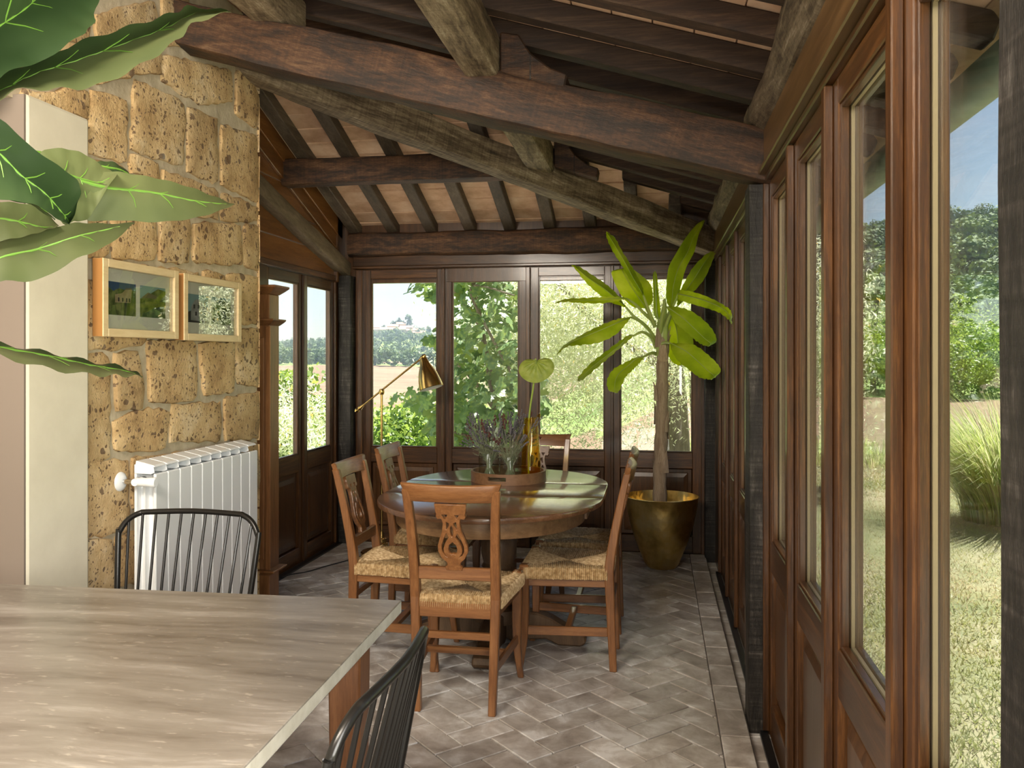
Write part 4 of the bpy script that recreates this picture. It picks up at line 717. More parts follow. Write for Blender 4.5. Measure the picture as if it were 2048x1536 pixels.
# ------------------------------------------------------------------ glazed sashes
def sash(name, P, u0, u1, zb, zt, label, mats, stile=0.07, th=0.045, zmid=(0.714, 0.60), toprail=0.065, botrail=0.11, cover=None, cat='window', gasket=True):
    """P(u, w, z) maps wall run, depth into the room (positive = inside) and height to the world"""
    root = tag(empty(name, P((u0 + u1) / 2, 0, zb)), label, cat, kind='structure')
    mz, mh = mats
    def bx(a, b, w0, w1, z0, z1, nm, mat, bev=0.003):
        m_ = MB(); pa, pb = P(a, w0, z0), P(b, w1, z1)
        m_.bb([min(pa[i], pb[i]) for i in range(3)], [max(pa[i], pb[i]) for i in range(3)])
        return m_.build(nm, mat, root, bevel=bev)
    bx(u0, u0 + stile, -th, 0, zb, zt, 'stile', mz); bx(u1 - stile, u1, -th, 0, zb, zt, 'stile', mz)
    a, b = u0 + stile, u1 - stile
    gt, gb = zt - toprail, zmid[0]
    bx(a, b, -th, 0, gt, zt, 'top_rail', mh); bx(a, b, -th, 0, zmid[1], gb, 'middle_rail', mh); bx(a, b, -th, 0, zb, zb + botrail, 'bottom_rail', mh)
    # double glazing, spacer and beads
    w1, w2 = (-0.025, -0.0365) if gasket else (-th * 0.62, None)
    bx(a, b, w1 - 0.003, w1, gb, gt, 'pane', M['pane'], 0)
    ib = 0.010
    for (p, q) in ((a, a + ib), (b - ib, b)): bx(p, q, w1 + 0.001, -0.006, gb, gt, 'bead', mz, 0.002)
    bx(a + ib, b - ib, w1 + 0.001, -0.006, gt - ib, gt, 'bead', mh, 0.002); bx(a + ib, b - ib, w1 + 0.001, -0.006, gb, gb + ib, 'bead', mh, 0.002)
    if gasket:
        bx(a, b, w2 - 0.003, w2, gb, gt, 'pane', M['pane'], 0)
        for (p, q) in ((a, a + 0.009), (b - 0.009, b)): bx(p, q, w2 + 0.0005, w1 - 0.0035, gb, gt, 'spacer', M['rubber'], 0)
        for (p, q) in ((gb, gb + 0.009), (gt - 0.009, gt)): bx(a + 0.009, b - 0.009, w2 + 0.0005, w1 - 0.0035, p, q, 'spacer', M['rubber'], 0)
        for (p, q) in ((a, a + 0.012), (b - 0.012, b)): bx(p, q, -th, w2 - 0.004, gb, gt, 'outer_bead', mz, 0.002)
        for (p, q) in ((gb, gb + 0.012), (gt - 0.012, gt)): bx(a + 0.012, b - 0.012, -th, w2 - 0.004, p, q, 'outer_bead', mh, 0.002)
    # raised wooden panel below
    pz0, pz1 = zb + botrail, zmid[1]
    m_ = MB(); e = 0.045
    def pt(u, w, z): return P(u, w, z)
    ring = lambda k, w: [pt(a + k, w, pz0 + k), pt(b - k, w, pz0 + k), pt(b - k, w, pz1 - k), pt(a + k, w, pz1 - k)]
    R_ = ring(0, -th * 0.75) + ring(0.008, -th * 0.45) + ring(0.03, -th * 0.45) + ring(0.034, -th * 0.30) + ring(0.062, -0.008)
    fs = []
    for i in range(4):
        for k in range(4): fs.append((i * 4 + k, i * 4 + (k + 1) % 4, (i + 1) * 4 + (k + 1) % 4, (i + 1) * 4 + k))
    fs.append((16, 17, 18, 19)); m_.add(R_, fs); m_.add([pt(a, -th * 0.8, pz0), pt(b, -th * 0.8, pz0), pt(b, -th * 0.8, pz1), pt(a, -th * 0.8, pz1)], [(0, 1, 2, 3)])
    m_.build('raised_panel', M['panel_z'], root)
    if cover:
        bx(cover[0], cover[1], 0.0, cover[2], zb + 0.01, zt - 0.005, 'cover_strip', mz)
    return root
PR = lambda u, w, z: (0.42 - w, u, z)         # right wall: run along y
PB = lambda u, w, z: (u, 6.16 - w, z)         # back wall: run along x
PL = lambda u, w, z: (-2.37 + w, u, z)        # left wall
near = [('nearest pane beside the camera-side post', 0.97, 1.57), ('second pane from the camera', 1.57, 2.16), ('third pane from the camera', 2.16, 2.745), ('pane next to the middle post', 2.745, 3.33)]
for i, (t, a, b) in enumerate(near):
    sash('door_%d' % (i + 3), PR, a, b, -0.02, 2.055, 'tall varnished glass door of the garden side, ' + t, (M['sash_z'], M['sash_y']), cover=(b - 0.022, b + 0.018, 0.022), cat='door', botrail=0.13, th=0.054)
far = [('just beyond the middle post', 3.48, 4.00), ('second beyond the middle post', 4.00, 4.56), ('third beyond the middle post', 4.56, 5.13), ('farthest, beside the brass pot', 5.13, 5.70)]
for i, (t, a, b) in enumerate(far):
    sash('door_%d' % (i + 7), PR, a, b, -0.02, 2.055, 'narrow-looking varnished glass door of the garden side, ' + t, (M['sash_z'], M['sash_y']), cover=(b - 0.02, b + 0.016, 0.02), cat='door', botrail=0.13, th=0.054)
bw = [('first', 'with the brass lamp before it', -2.19, -1.545), ('second', 'with the fig tree behind it', -1.57, -0.925), ('third', 'with silvery olive leaves behind it', -0.915, -0.30), ('fourth', 'behind the banana plant', -0.322, 0.322)]
glx = [(-2.125, -1.611), (-1.50, -0.995), (-0.847, -0.366), (-0.255, 0.255)]
for i, ((o_, t, a, b), (g0, g1)) in enumerate(zip(bw, glx)):
    s_ = 0.062; dz = 0.0
    off = (0.0, -0.012, 0.0, 0.012)[i]
    PBo = lambda u, w, z, off=off: (u, 6.16 - w - off, z)
    sash('window_%d' % (i + 1), PBo, g0 - s_, g1 + s_, 0.0, 2.05, 'end wall window over a wooden panel, %s from the left %s' % (o_, t), (M['sash_z'], M['sash_x']), stile=s_, botrail=0.12, gasket=False)
for (a, b) in ((-2.23, -2.187), (-1.549, -1.562), (-0.933, -0.909), (-0.304, -0.317), (0.317, 0.345)):
    a, b = min(a, b) - 0.004, max(a, b) + 0.004
    o = MB().bb((a, 6.125, 0.0), (b, 6.20, 2.05)).build('trim_mullion', M['sash_z'], None, bevel=0.004)
    tag(o, {(-2.23): 'left frame stile of the end windows beside the grey post'}.get(round(a + .004, 3), 'narrow wooden mullion of the end windows, at x %.1f' % a), 'trim', kind='structure')
    o['label'] = ['left edge mullion of the end windows beside the grey knotted post', 'mullion between first and second end window right of the brass lamp shade', 'middle mullion of the end windows behind the amber vase', 'mullion between third and fourth end window left of the banana plant', 'right edge mullion of the end windows at the corner post'][[-2.23, -1.562, -0.933, -0.317, 0.317].index(round(a + .004, 3))]
for i, (t, a, b) in enumerate((('nearer, partly hidden by the carved cabinet', 4.88, 5.475), ('farther, next to the grey post', 5.475, 6.05))):
    sash('door_%d' % (i + 1), PL, a, b, 0.0, 1.955, 'left side glass door with wooden lower panel, ' + t, (M['sash_z'], M['sash_y']), zmid=(0.735, 0.62), cover=(b - 0.03, b + 0.004, 0.02), cat='door', gasket=False)
# heads, fascias, beads
def trim(name, a, b, mat, label, bev=0.004):
    return tag(MB().bb(a, b).build(name, mat, None, bevel=bev), label, 'trim', kind='structure')
trim('trim_1', (0.395, 0.70, 2.095), (0.415, 3.36, 2.245), M['fascia_y'], 'smooth brown fascia board over the near garden doors')
trim('trim_2', (0.375, 0.70, 2.075), (0.43, 3.36, 2.095), M['fascia_y'], 'thin moulding under the near fascia board')
trim('trim_3', (0.40, 0.70, 2.055), (0.47, 3.33, 2.076), M['sash_y'], 'head rail over the near garden doors')
trim('trim_4', (0.395, 3.47, 2.095), (0.415, 6.06, 2.245), M['fascia_y'], 'smooth brown fascia board over the far garden doors')
trim('trim_5', (0.375, 3.47, 2.075), (0.43, 6.06, 2.095), M['fascia_y'], 'thin moulding under the far fascia board')
trim('trim_6', (0.40, 3.47, 2.055), (0.47, 6.06, 2.076), M['sash_y'], 'head rail over the far garden doors')
trim('trim_7', (-2.26, 6.135, 2.075), (0.37, 6.155, 2.17), M['clad_x'], 'flat brown board over the end windows')
trim('trim_8', (-2.26, 6.115, 2.056), (0.37, 6.165, 2.075), M['sash_x'], 'thin moulding under the board over the end windows')
trim('trim_9', (0.405, 5.70, -0.03), (0.47, 6.04, 2.056), M['sash_z'], 'fixed wooden frame post beside the far right corner')
trim('trim_10', (-2.42, 4.30, 1.958), (-2.345, 6.06, 2.0), M['sash_y'], 'head rail over the left glass doors')
trim('trim_11', (0.385, 0.95, -0.03), (0.415, 3.32, -0.012), M['track'], 'black sliding track at the foot of the near garden doors', 0.002)
trim('trim_12', (0.385, 3.48, -0.03), (0.415, 5.72, -0.012), M['track'], 'black sliding track at the foot of the far garden doors', 0.002)
trim('trim_13', (-2.352, 4.88, 0.0), (-2.31, 6.05, 0.012), M['track'], 'black sliding track at the foot of the left glass doors', 0.002)
trim('trim_14', (-2.43, 6.17, -0.2), (0.62, 6.24, 0.03), M['sash_x'], 'low wooden sill board under the end windows')
trim('trim_15', (-2.46, 6.17, 1.95), (0.60, 6.22, 2.43), M['panel_z'], 'dark board closing the gap above the end windows behind the rough beam')
trim('trim_16', (-2.46, 6.02, 1.95), (-2.335, 6.19, 2.44), M['sash_z'], 'wooden corner casing above the grey post in the far left corner')
trim('trim_17', (-2.42, 4.07, 0.0), (-2.35, 4.885, 2.0), M['panel_z'], 'dark wooden wall piece behind the carved cabinet')
trim('trim_18', (0.40, 6.03, -0.05), (0.62, 6.22, 2.35), M['panel_z'], 'wooden corner casing behind the far right corner post')
trim('trim_21', (0.41, 3.325, -0.03), (0.50, 3.485, 2.06), M['sash_z'], 'wooden casing behind the middle post')
trim('trim_19', (-2.46, 6.165, -0.02), (-2.19, 6.22, 2.0), M['sash_z'], 'wooden casing behind the grey post at the end windows')
trim('trim_20', (-2.44, 6.05, -0.02), (-2.36, 6.2, 2.0), M['sash_z'], 'wooden casing between the left doors and the grey post')
# gable boards over the left doors
gb = tag(empty('wall_left_gable', (-2.37, 5.2, 2.0)), 'orange-brown boarded gable above the left glass doors', 'wall', kind='structure')
def gz(y): return z_end(y) + RH - 0.005
lines = [2.0, 2.16, 2.33, 2.52, 2.72, 2.92, 3.12]
for i in range(len(lines) - 1):
    z0, z1 = lines[i], lines[i + 1] - 0.004
    ymax = 6.16 if gz(6.16) > z1 else 6.16 - (z1 - 2.31 - RH) / 0.36
    ytop = 6.16 - (z0 - 2.31 - RH) / 0.36 if gz(6.16) < z0 else 6.16
    pr = [(4.03, z0), (min(6.16, ytop), z0)] + ([(6.16, min(z1, gz(6.16)))] if ytop >= 6.16 else []) + [(min(6.16, ymax), z1), (4.03, z1)]
    MB().prism(pr, 'x', -2.40, -2.365).build('board', M['clad_y'], gb, bevel=0.004)
# sloping cover boards following the roof
for off, th, nm in ((0.0, 0.13, 'verge_board'), (0.135, 0.10, 'verge_board')):
    pr = [(4.03, gz(4.03) - off - th), (6.12, gz(6.12) - off - th), (6.12, gz(6.12) - off), (4.03, gz(4.03) - off)]
    MB().prism(pr, 'x', -2.366, -2.335 - off * 0.06).build(nm, M['clad_y'], gb, bevel=0.004)

# ------------------------------------------------------------------ dining chairs with lyre backs and rush seats
def lyre_mesh():
    """flat pierced lyre splat in the x/z plane, centred on x=0, height 0..0.30"""
    cu = bpy.data.curves.new('lyre_curve', 'CURVE'); cu.dimensions = '2D'; cu.fill_mode = 'BOTH'; cu.extrude = 0.008; cu.bevel_depth = 0.002; cu.bevel_resolution = 0
    half = [(0.030, 0.0), (0.033, 0.012), (0.024, 0.020), (0.026, 0.034), (0.045, 0.052), (0.058, 0.080), (0.058, 0.105), (0.047, 0.140), (0.036, 0.172), (0.032, 0.205), (0.036, 0.222), (0.040, 0.226), (0.052, 0.224), (0.058, 0.234), (0.055, 0.244), (0.058, 0.252), (0.060, 0.284)]
    outline = half + [(-x, y) for x, y in reversed(half)]
    def spl(pts):
        s_ = cu.splines.new('POLY'); s_.points.add(len(pts) - 1); s_.use_cyclic_u = True
        for p, q in zip(s_.points, pts): p.co = (q[0], q[1], 0, 1)
    spl(outline)
    def both(pts): spl(pts); spl([(-x, y) for x, y in reversed(pts)])
    both([(0.012, 0.243), (0.036, 0.243), (0.026, 0.224), (0.020, 0.224)])                       # upper triangles
    both([(0.008, 0.206), (0.021, 0.214), (0.022, 0.200), (0.024, 0.176), (0.018, 0.176), (0.008, 0.196)])
    spl([(0, 0.198), (0.006, 0.186), (0.008, 0.165), (0.004, 0.148), (0, 0.142), (-0.004, 0.148), (-0.008, 0.165), (-0.006, 0.186)])
    both([(0.012, 0.145), (0.022, 0.165), (0.034, 0.140), (0.046, 0.105), (0.046, 0.082), (0.036, 0.062), (0.022, 0.054), (0.022, 0.058), (0.034, 0.074), (0.036, 0.092), (0.029, 0.115)])
    spl([(0, 0.125), (0.014, 0.112), (0.020, 0.092), (0.016, 0.074), (0.008, 0.066), (0, 0.070), (-0.008, 0.066), (-0.016, 0.074), (-0.020, 0.092), (-0.014, 0.112)])
    o = bpy.data.objects.new('tmp', cu); COL.objects.link(o)
    dg = bpy.context.evaluated_depsgraph_get(); me = bpy.data.meshes.new_from_object(o.evaluated_get(dg))
    bpy.data.objects.remove(o); bpy.data.curves.remove(cu); me.name = 'lyre_splat'
    me.materials.clear(); me.materials.append(M['chair_z']); return me
LYRE = lyre_mesh()
def back_y(z):   # rear face line of the back: upright to the seat, then leaning back
    return -0.19 + (0.018 * ((0.45 - z) / 0.45) * -1 if z < 0.45 else -0.085 * ((z - 0.45) / 0.45) ** 1.25)
def make_chair(label):
    """faces +y, origin on the floor under the seat"""
    root = thing('dining_chair', (0, 0, 0), label, 'chair', 'rush seated chairs round the oval table')
    for s in (-1, 1):
        m_ = MB(); rows = []
        for z in (0, 0.10, 0.22, 0.36, 0.45, 0.52, 0.60, 0.68, 0.76, 0.83, 0.885):
            x = s * (0.150 + (0.012 * z / 0.45 if z < 0.45 else 0.012 + 0.016 * ((z - 0.45) / 0.44) ** 2.2)); y = back_y(z)
            wx = 0.015 + (0.004 * z / 0.45 if z < 0.45 else 0.004 - 0.002 * (z - .45) / .4); wy = 0.016 + 0.005 * min(z, .45) / 0.45 - (0.006 * (z - .45) / .45 if z > .45 else 0)
            rows.append([(x - wx, y - wy, z), (x + wx, y - wy, z), (x + wx, y + wy, z), (x - wx, y + wy, z)])
        for r_ in rows: m_.v += r_
        for i in range(len(rows) - 1):
            for k in range(4): m_.f.append((i * 4 + k, i * 4 + (k + 1) % 4, i * 4 + 4 + (k + 1) % 4, i * 4 + 4 + k))
        m_.f += [(3, 2, 1, 0), tuple(len(m_.v) - 4 + k for k in range(4))]
        m_.build('leg', M['chair_z'], root, bevel=0.004)
        m_ = MB(); rows = []
        for z, dx, dy, w in ((0, 0.012, 0.020, 0.013), (0.05, 0.006, 0.012, 0.0135), (0.14, -0.002, 0.0, 0.016), (0.26, -0.002, -0.002, 0.019), (0.36, 0, 0, 0.021), (0.455, 0, 0, 0.021)):
            x = s * (0.186 + dx); y = 0.185 + dy; rows.append([(x - w, y - w, z), (x + w, y - w, z), (x + w, y + w, z), (x - w, y + w, z)])
        for r_ in rows: m_.v += r_
        for i in range(len(rows) - 1):
            for k in range(4): m_.f.append((i * 4 + k, i * 4 + (k + 1) % 4, i * 4 + 4 + (k + 1) % 4, i * 4 + 4 + k))
        m_.f += [(3, 2, 1, 0), tuple(len(m_.v) - 4 + k for k in range(4))]
        m_.build('leg', M['chair_z'], root, bevel=0.004)
        # side apron and side stretcher
        MB().hexa([(s * 0.152, -0.175, 0.375), (s * 0.172, -0.175, 0.375), (s * 0.197, 0.17, 0.375), (s * 0.177, 0.17, 0.375), (s * 0.152, -0.175, 0.432), (s * 0.172, -0.175, 0.432), (s * 0.197, 0.17, 0.432), (s * 0.177, 0.17, 0.432)]).build('seat_rail', M['chair_y'], root, bevel=0.003)
        MB().hexa([(s * 0.150, -0.185, 0.155), (s * 0.164, -0.185, 0.155), (s * 0.192, 0.175, 0.155), (s * 0.178, 0.175, 0.155), (s * 0.150, -0.185, 0.195), (s * 0.164, -0.185, 0.195), (s * 0.192, 0.175, 0.195), (s * 0.178, 0.175, 0.195)]).build('stretcher', M['chair_y'], root, bevel=0.003)
    MB().bb((-0.17, 0.168, 0.375), (0.17, 0.196, 0.432)).build('seat_rail', M['chair_x'], root, bevel=0.003)
    MB().bb((-0.15, -0.205, 0.372), (0.15, -0.182, 0.432)).build('seat_rail', M['chair_x'], root, bevel=0.003)
    MB().bb((-0.168, -0.02, 0.165), (0.168, 0.008, 0.190)).build('stretcher', M['chair_x'], root, bevel=0.003)
    MB().bb((-0.148, -0.212, 0.29), (0.148, -0.192, 0.318)).build('stretcher', M['chair_x'], root, bevel=0.003)
    # back: cross rail, crest, splat
    y0 = back_y(0.545)
    MB().bb((-0.150, y0 - 0.011, 0.522), (0.150, y0 + 0.011, 0.572)).build('back_rail', M['chair_x'], root, bevel=0.003)
    m_ = MB(); n = 12; lo = []; rows = []
    for i in range(n + 1):
        t = -1 + 2 * i / n; x = t * 0.172; bow = -0.022 * (1 - t * t)
        xt = t * 0.199
        yb, yt = back_y(0.835) + bow, back_y(0.905) + bow
        dip = 0.006 * (1 - t * t)
        rows.append([(x, yb - 0.012, 0.838), (xt, yt - 0.012, 0.908 - dip), (xt * 0.995, yt - 0.002, 0.914 - dip), (xt, yt + 0.011, 0.908 - dip), (x, yb + 0.011, 0.838), (x, yb - 0.012, 0.838)])
    for r_ in rows: m_.v += r_[:5]
    for i in range(n):
        for k in range(5): m_.f.append((i * 5 + k, i * 5 + (k + 1) % 5, i * 5 + 5 + (k + 1) % 5, i * 5 + 5 + k))
    m_.f += [(4, 3, 2, 1, 0), tuple(n * 5 + k for k in range(5))]
    m_.build('crest_rail', M['chair_x'], root, bevel=0.002, smooth=True)
    ang = math.atan2(back_y(0.84) - back_y(0.57) - 0.02, 0.27)
    o = link_mesh('lyre_splat', LYRE, root, (0, back_y(0.57), 0.565), (math.radians(90) - ang, 0, 0)); o.scale = (1.0, 0.975, 1.0)
    # rush seat: four fields of strands running over the rails to the middle
    m_ = MB(); C0 = Vector((0.0, 0.0, 0.447))
    quad = [Vector((-0.163, -0.183, 0.463)), Vector((0.163, -0.183, 0.463)), Vector((0.195, 0.188, 0.463)), Vector((-0.195, 0.188, 0.463))]
    cl = [Vector((-0.02, -0.01, 0.450)), Vector((0.02, -0.01, 0.450))]
    r3 = random.Random(3)
    for e in range(4):
        a, b = quad[e], quad[(e + 1) % 4]; nrm = Vector((0, 0, 1)); d = (b - a); inward = nrm.cross(d).normalized(); ln = d.length
        ns = int(ln / 0.0085)
        for i in range(ns):
            t0, t1 = i / ns, (i + 1) / ns; tm = (t0 + t1) / 2
            depth = 0.18 * (1 - abs(2 * tm - 1)) + 0.006
            lift = r3.uniform(-0.0015, 0.0015)
            strip = []
            for f_, dz in ((-0.020, -0.052), (-0.022, -0.020), (-0.014, -0.002), (0.02, 0.004), (0.25, 0.003), (0.6, -0.004), (1.0, -0.013)):
                k = f_ if f_ < 0.03 else f_ * depth
                row = []
                for tt, h in ((t0, -0.0032), (tm, 0.0030), (t1, -0.0032)):
                    p = a + d * tt + inward * (k if f_ >= 0.03 or f_ < 0 else k)
                    o_ = inward * -h if f_ < -0.01 else Vector((0, 0, h))
                    row.append(p + Vector((0, 0, dz + lift)) + o_)
                strip.append(row)
            m_.grid(strip)
    m_.build('rush_seat', M['rush'], root)
    # square wooden seat corners at the front
    for s in (-1, 1):
        MB().bb((s * 0.186 - 0.021, 0.164, 0.455), (s * 0.186 + 0.021, 0.206, 0.470)).build('corner_block', M['chair_z'], root, bevel=0.004)
    return root
ch0 = make_chair('rush seated wooden chair nearest the camera, seen from behind its lyre back')
ch0.location = (-0.778, 3.455, 0)
spots = [((-0.395, 3.945), 90, 'rush seated chair side-on to the camera, front one of two right of the table'),
         ((-0.395, 4.46), 90, 'rush seated chair half hidden behind another, rear one of two right of the table'),
         ((-1.165, 3.86), -90, 'rush seated chair with shiny crest before the left doors, nearer one left of table'),
         ((-1.18, 4.50), -90, 'rush seated chair before the brass lamp pole, farther one left of the table'),
         ((-0.72, 5.02), 180, 'rush seated chair at the far end of the table under the end windows')]
for (x, y), rz, lb in spots:
    c = copy_tree(ch0); c.location = (x, y, 0); c.rotation_euler = (0, 0, math.radians(rz)); c['label'] = lb

# ------------------------------------------------------------------ oval dining table
TX, TY, TZ = -0.765, 4.13, 0.745
def oval(rx, ry, st, n=28):
    pts = []
    for i in range(n + 1):
        a = math.pi * i / n; pts.append((TX + rx * math.cos(a), TY + st + ry * math.sin(a)))
    for i in range(n + 1):
        a = math.pi + math.pi * i / n; pts.append((TX + rx * math.cos(a), TY - st + ry * math.sin(a)))
    return pts
dt = thing('dining_table', (TX, TY, 0), 'polished dark oval extending table on a turned pedestal', 'table')
def oval_part(y0, y1, rx, ry, st, z0, z1, nm, mat, bev):
    pl = clip_poly(oval(rx, ry, st), -9, 9, y0, y1); return MB().prism(pl, 'z', z0, z1).build(nm, mat, dt, bevel=bev, smooth=True, seg=2)
for a, b in ((-9, TY - 0.2005), (TY - 0.1997, TY + 0.1997), (TY + 0.2005, 9)):
    oval_part(a, b, 0.525, 0.58, 0.20, TZ - 0.026, TZ, 'tabletop_leaf', M['table_top'], 0.006)
oval_part(-9, TY - 0.203, 0.440, 0.495, 0.20, TZ - 0.105, TZ - 0.0262, 'apron', M['apron'], 0.003)
oval_part(TY + 0.203, 9, 0.440, 0.495, 0.20, TZ - 0.105, TZ - 0.0262, 'apron', M['apron'], 0.003)
for s in (-1, 1): MB().bb((TX + s * 0.440 - .012, TY - 0.199, TZ - 0.10), (TX + s * 0.440 + .012, TY + 0.199, TZ - 0.0262)).build('apron', M['apron'], dt, bevel=0.003)
prof = [(0.0, 0.105), (0.125, 0.105), (0.13, 0.13), (0.125, 0.17), (0.085, 0.185), (0.105, 0.20), (0.112, 0.23), (0.118, 0.27), (0.105, 0.31), (0.078, 0.335), (0.072, 0.35), (0.086, 0.365), (0.076, 0.385), (0.083, 0.41), (0.088, 0.44), (0.088, 0.49), (0.076, 0.51), (0.09, 0.535), (0.088, 0.60), (0.088, 0.648), (0.0, 0.648)]
MB().lathe(prof, (TX, TY, 0), 28).build('pedestal', M['table_y'], dt, smooth=True)
def foot(axis, sgn):
    m_ = MB(); L = 0.43
    pr = [(0.08, 0.005), (0.13, 0.02), (0.24, 0.028), (0.30, 0.0), (0.41, 0.0), (0.435, 0.02), (0.43, 0.05), (0.40, 0.062), (0.34, 0.085), (0.26, 0.13), (0.20, 0.15), (0.08, 0.16), (0.02, 0.16), (0.02, 0.03)]
    c = TX if axis == 'x' else TY
    m_.prism([(c + sgn * u, w) for u, w in pr], 'y' if axis == 'x' else 'x', (TY if axis == 'x' else TX) - 0.045, (TY if axis == 'x' else TX) + 0.045)
    m_.build('foot', M['table_y'], dt, bevel=0.008)
for s in (-1, 1): foot('x', s); foot('y', s)
for s in (-1, 1): MB().bb((TX - 0.42, TY + s * 0.14 - 0.022, TZ - 0.095), (TX + 0.42, TY + s * 0.14 + 0.022, TZ - 0.06)).build('runner', M['table_y'], dt)

# ------------------------------------------------------------------ tray, vases, flowers
RX_, RY_, RR = -0.768, 4.42, 0.198
tr = thing('serving_tray', (RX_, RY_, TZ), 'round wooden tray with a cut-out handle on the oval table', 'tray')
MB().lathe([(0, TZ), (RR - 0.004, TZ), (RR - 0.004, TZ + 0.008), (0, TZ + 0.008)], (RX_, RY_, 0), 48).build('tray_base', M['tray'], tr, smooth=True)
def wall_strip(a0, a1, z0, z1, nm):
    n = max(2, int((a1 - a0) / 6)); m_ = MB(); ro, ri = RR, RR - 0.012; rows = []
    for i in range(n + 1):
        a = math.radians(a0 + (a1 - a0) * i / n); c, s = math.cos(a), math.sin(a)
        rows.append([(RX_ + ro * c, RY_ + ro * s, z0), (RX_ + ro * c, RY_ + ro * s, z1), (RX_ + ri * c, RY_ + ri * s, z1), (RX_ + ri * c, RY_ + ri * s, z0), (RX_ + ro * c, RY_ + ro * s, z0)])
    m_.grid(rows); m_.f += [(0, 1, 2, 3)]; e = n * 5; m_.f += [(e + 3, e + 2, e + 1, e)]
    return m_
m_ = MB(); ha, hb = 248, 276
for q in (wall_strip(hb, 360 + ha - 180, TZ, TZ + 0.055, ''), wall_strip(ha - 180 + 0, ha - 180 + 0.1, TZ, TZ + .055, ''), ):
    pass
hands = [(ha, hb), (ha - 180, hb - 180)]
segs = [(hb, ha + 180), (hb - 180, ha)]
for a0, a1 in segs:
    q = wall_strip(a0, a1, TZ, TZ + 0.055, ''); m_.add(q.v, q.f)
for a0, a1 in hands:
    for z0, z1 in ((TZ, TZ + 0.020), (TZ + 0.040, TZ + 0.055)):
        q = wall_strip(a0, a1, z0, z1, ''); m_.add(q.v, q.f)
m_.build('tray_rim', M['tray'], tr, smooth=True)
VZ = TZ + 0.009
def lavender(x, y, seed, n, label, spread):
    r4 = random.Random(seed); b = thing('lavender_bunch', (x, y, VZ + 0.005), label, 'dried flowers')
    st, fl, rd = MB(), MB(), MB()
    for i in range(n):
        a = r4.uniform(0, 2 * math.pi); q = r4.uniform(0, 1) ** 0.7; h = r4.uniform(0.22, 0.37) - 0.06 * q
        p0 = Vector((x + math.cos(a + 2.5) * 0.038 * r4.random(), y + math.sin(a + 2.5) * 0.038 * r4.random(), VZ + 0.008))
        pm = Vector((x + math.cos(a) * 0.045 * q, y + math.sin(a) * 0.045 * q, VZ + 0.13))
        p1 = Vector((x + math.cos(a) * spread * q, y + math.sin(a) * spread * q, VZ + h))
        pts = catmull([p0, pm, p1], 3); st.tube(pts, 0.0011, 3, False)
        d = (pts[-1] - pts[-2]).normalized()
        if r4.random() < 0.09:
            for k in range(7):
                c = p1 + d * (0.008 * k - 0.02) + Vector((r4.uniform(-.008, .008), r4.uniform(-.008, .008), r4.uniform(-.005, .005))); rd.tube([c, c + d * 0.012], [0.006, 0.002], 4)
        else:
            for k in range(9):
                c = p1 + d * (0.0075 * k - 0.035) + Vector((r4.uniform(-.003, .003), r4.uniform(-.003, .003), 0)); fl.tube([c, c + d * 0.004, c + d * 0.008], [0.0020, 0.0052, 0.0014], 5)
            for k in range(5):
                t = r4.uniform(0.45, 0.95); c = p0.lerp(p1, t) * 0.5 + pts[min(int(t * (len(pts) - 1)), len(pts) - 1)] * 0.5
                e = c + Vector((r4.uniform(-.03, .03), r4.uniform(-.03, .03), r4.uniform(0.0, .03))); st.tube([c, e], [0.001, 0.0012], 3, False)
    st.build('stems', M['lavstem'], b)['kind'] = 'stuff'; fl.build('flower_spikes', M['lav'], b)['kind'] = 'stuff'; rd.build('red_flower_heads', M['lavred'], b)['kind'] = 'stuff'
def cyl_vase(x, y, r, h, label):
    v = MB().lathe([(0, VZ), (r, VZ), (r, VZ + h), (r - 0.003, VZ + h), (r - 0.003, VZ + 0.008), (0, VZ + 0.008)], (x, y, 0), 32).build('glass_vase', M['clear'], None, smooth=True)
    return tag(v, label, 'vase', 'clear glass cylinders on the tray')
cyl_vase(-0.868, 4.405, 0.056, 0.135, 'clear glass cylinder of dried lavender, left one on the round tray')
cyl_vase(-0.752, 4.375, 0.058, 0.122, 'clear glass cylinder of dried lavender next to the amber vase')
lavender(-0.868, 4.405, 5, 64, 'dried lavender with dark red heads in the left glass cylinder', 0.155)
lavender(-0.752, 4.375, 9, 70, 'dried grey lavender in the glass cylinder next to the amber vase', 0.165)
AX, AY = -0.645, 4.395
am = thing('amber_vase', (AX, AY, VZ), 'tall tapering amber glass vase on the round tray', 'vase')
prof = [(0, VZ), (0.052, VZ), (0.053, VZ + 0.006), (0.050, VZ + 0.10), (0.043, VZ + 0.22), (0.036, VZ + 0.318), (0.037, VZ + 0.324), (0.033, VZ + 0.324), (0.032, VZ + 0.315), (0.039, VZ + 0.22), (0.046, VZ + 0.10), (0.048, VZ + 0.012), (0, VZ + 0.012)]
m_ = MB(); n = 32; base = 0
for r_, z in prof:
    for k in range(n):
        a = 2 * math.pi * k / n; fl_ = 1 + 0.035 * math.sin(a * 7 + z * 9) + 0.02 * mnoise.noise(Vector((math.cos(a) * 2, math.sin(a) * 2, z * 22))); m_.v.append((AX + r_ * fl_ * math.cos(a), AY + r_ * fl_ * math.sin(a), z))
for i in range(len(prof) - 1):
    for k in range(n):
        a = i * n + k; b = i * n + (k + 1) % n; m_.f.append((a, b, b + n, a + n))
m_.build('vase_body', M['amber'], am, smooth=True)
MB().tube([(AX + 0.030, AY + .03, VZ + 0.318), (AX + 0.040, AY + .03, VZ + 0.335), (AX + 0.042, AY + .03, VZ + 0.345)], [0.008, 0.009, 0.006], 8).build('rim_knob', M['amber'], am)
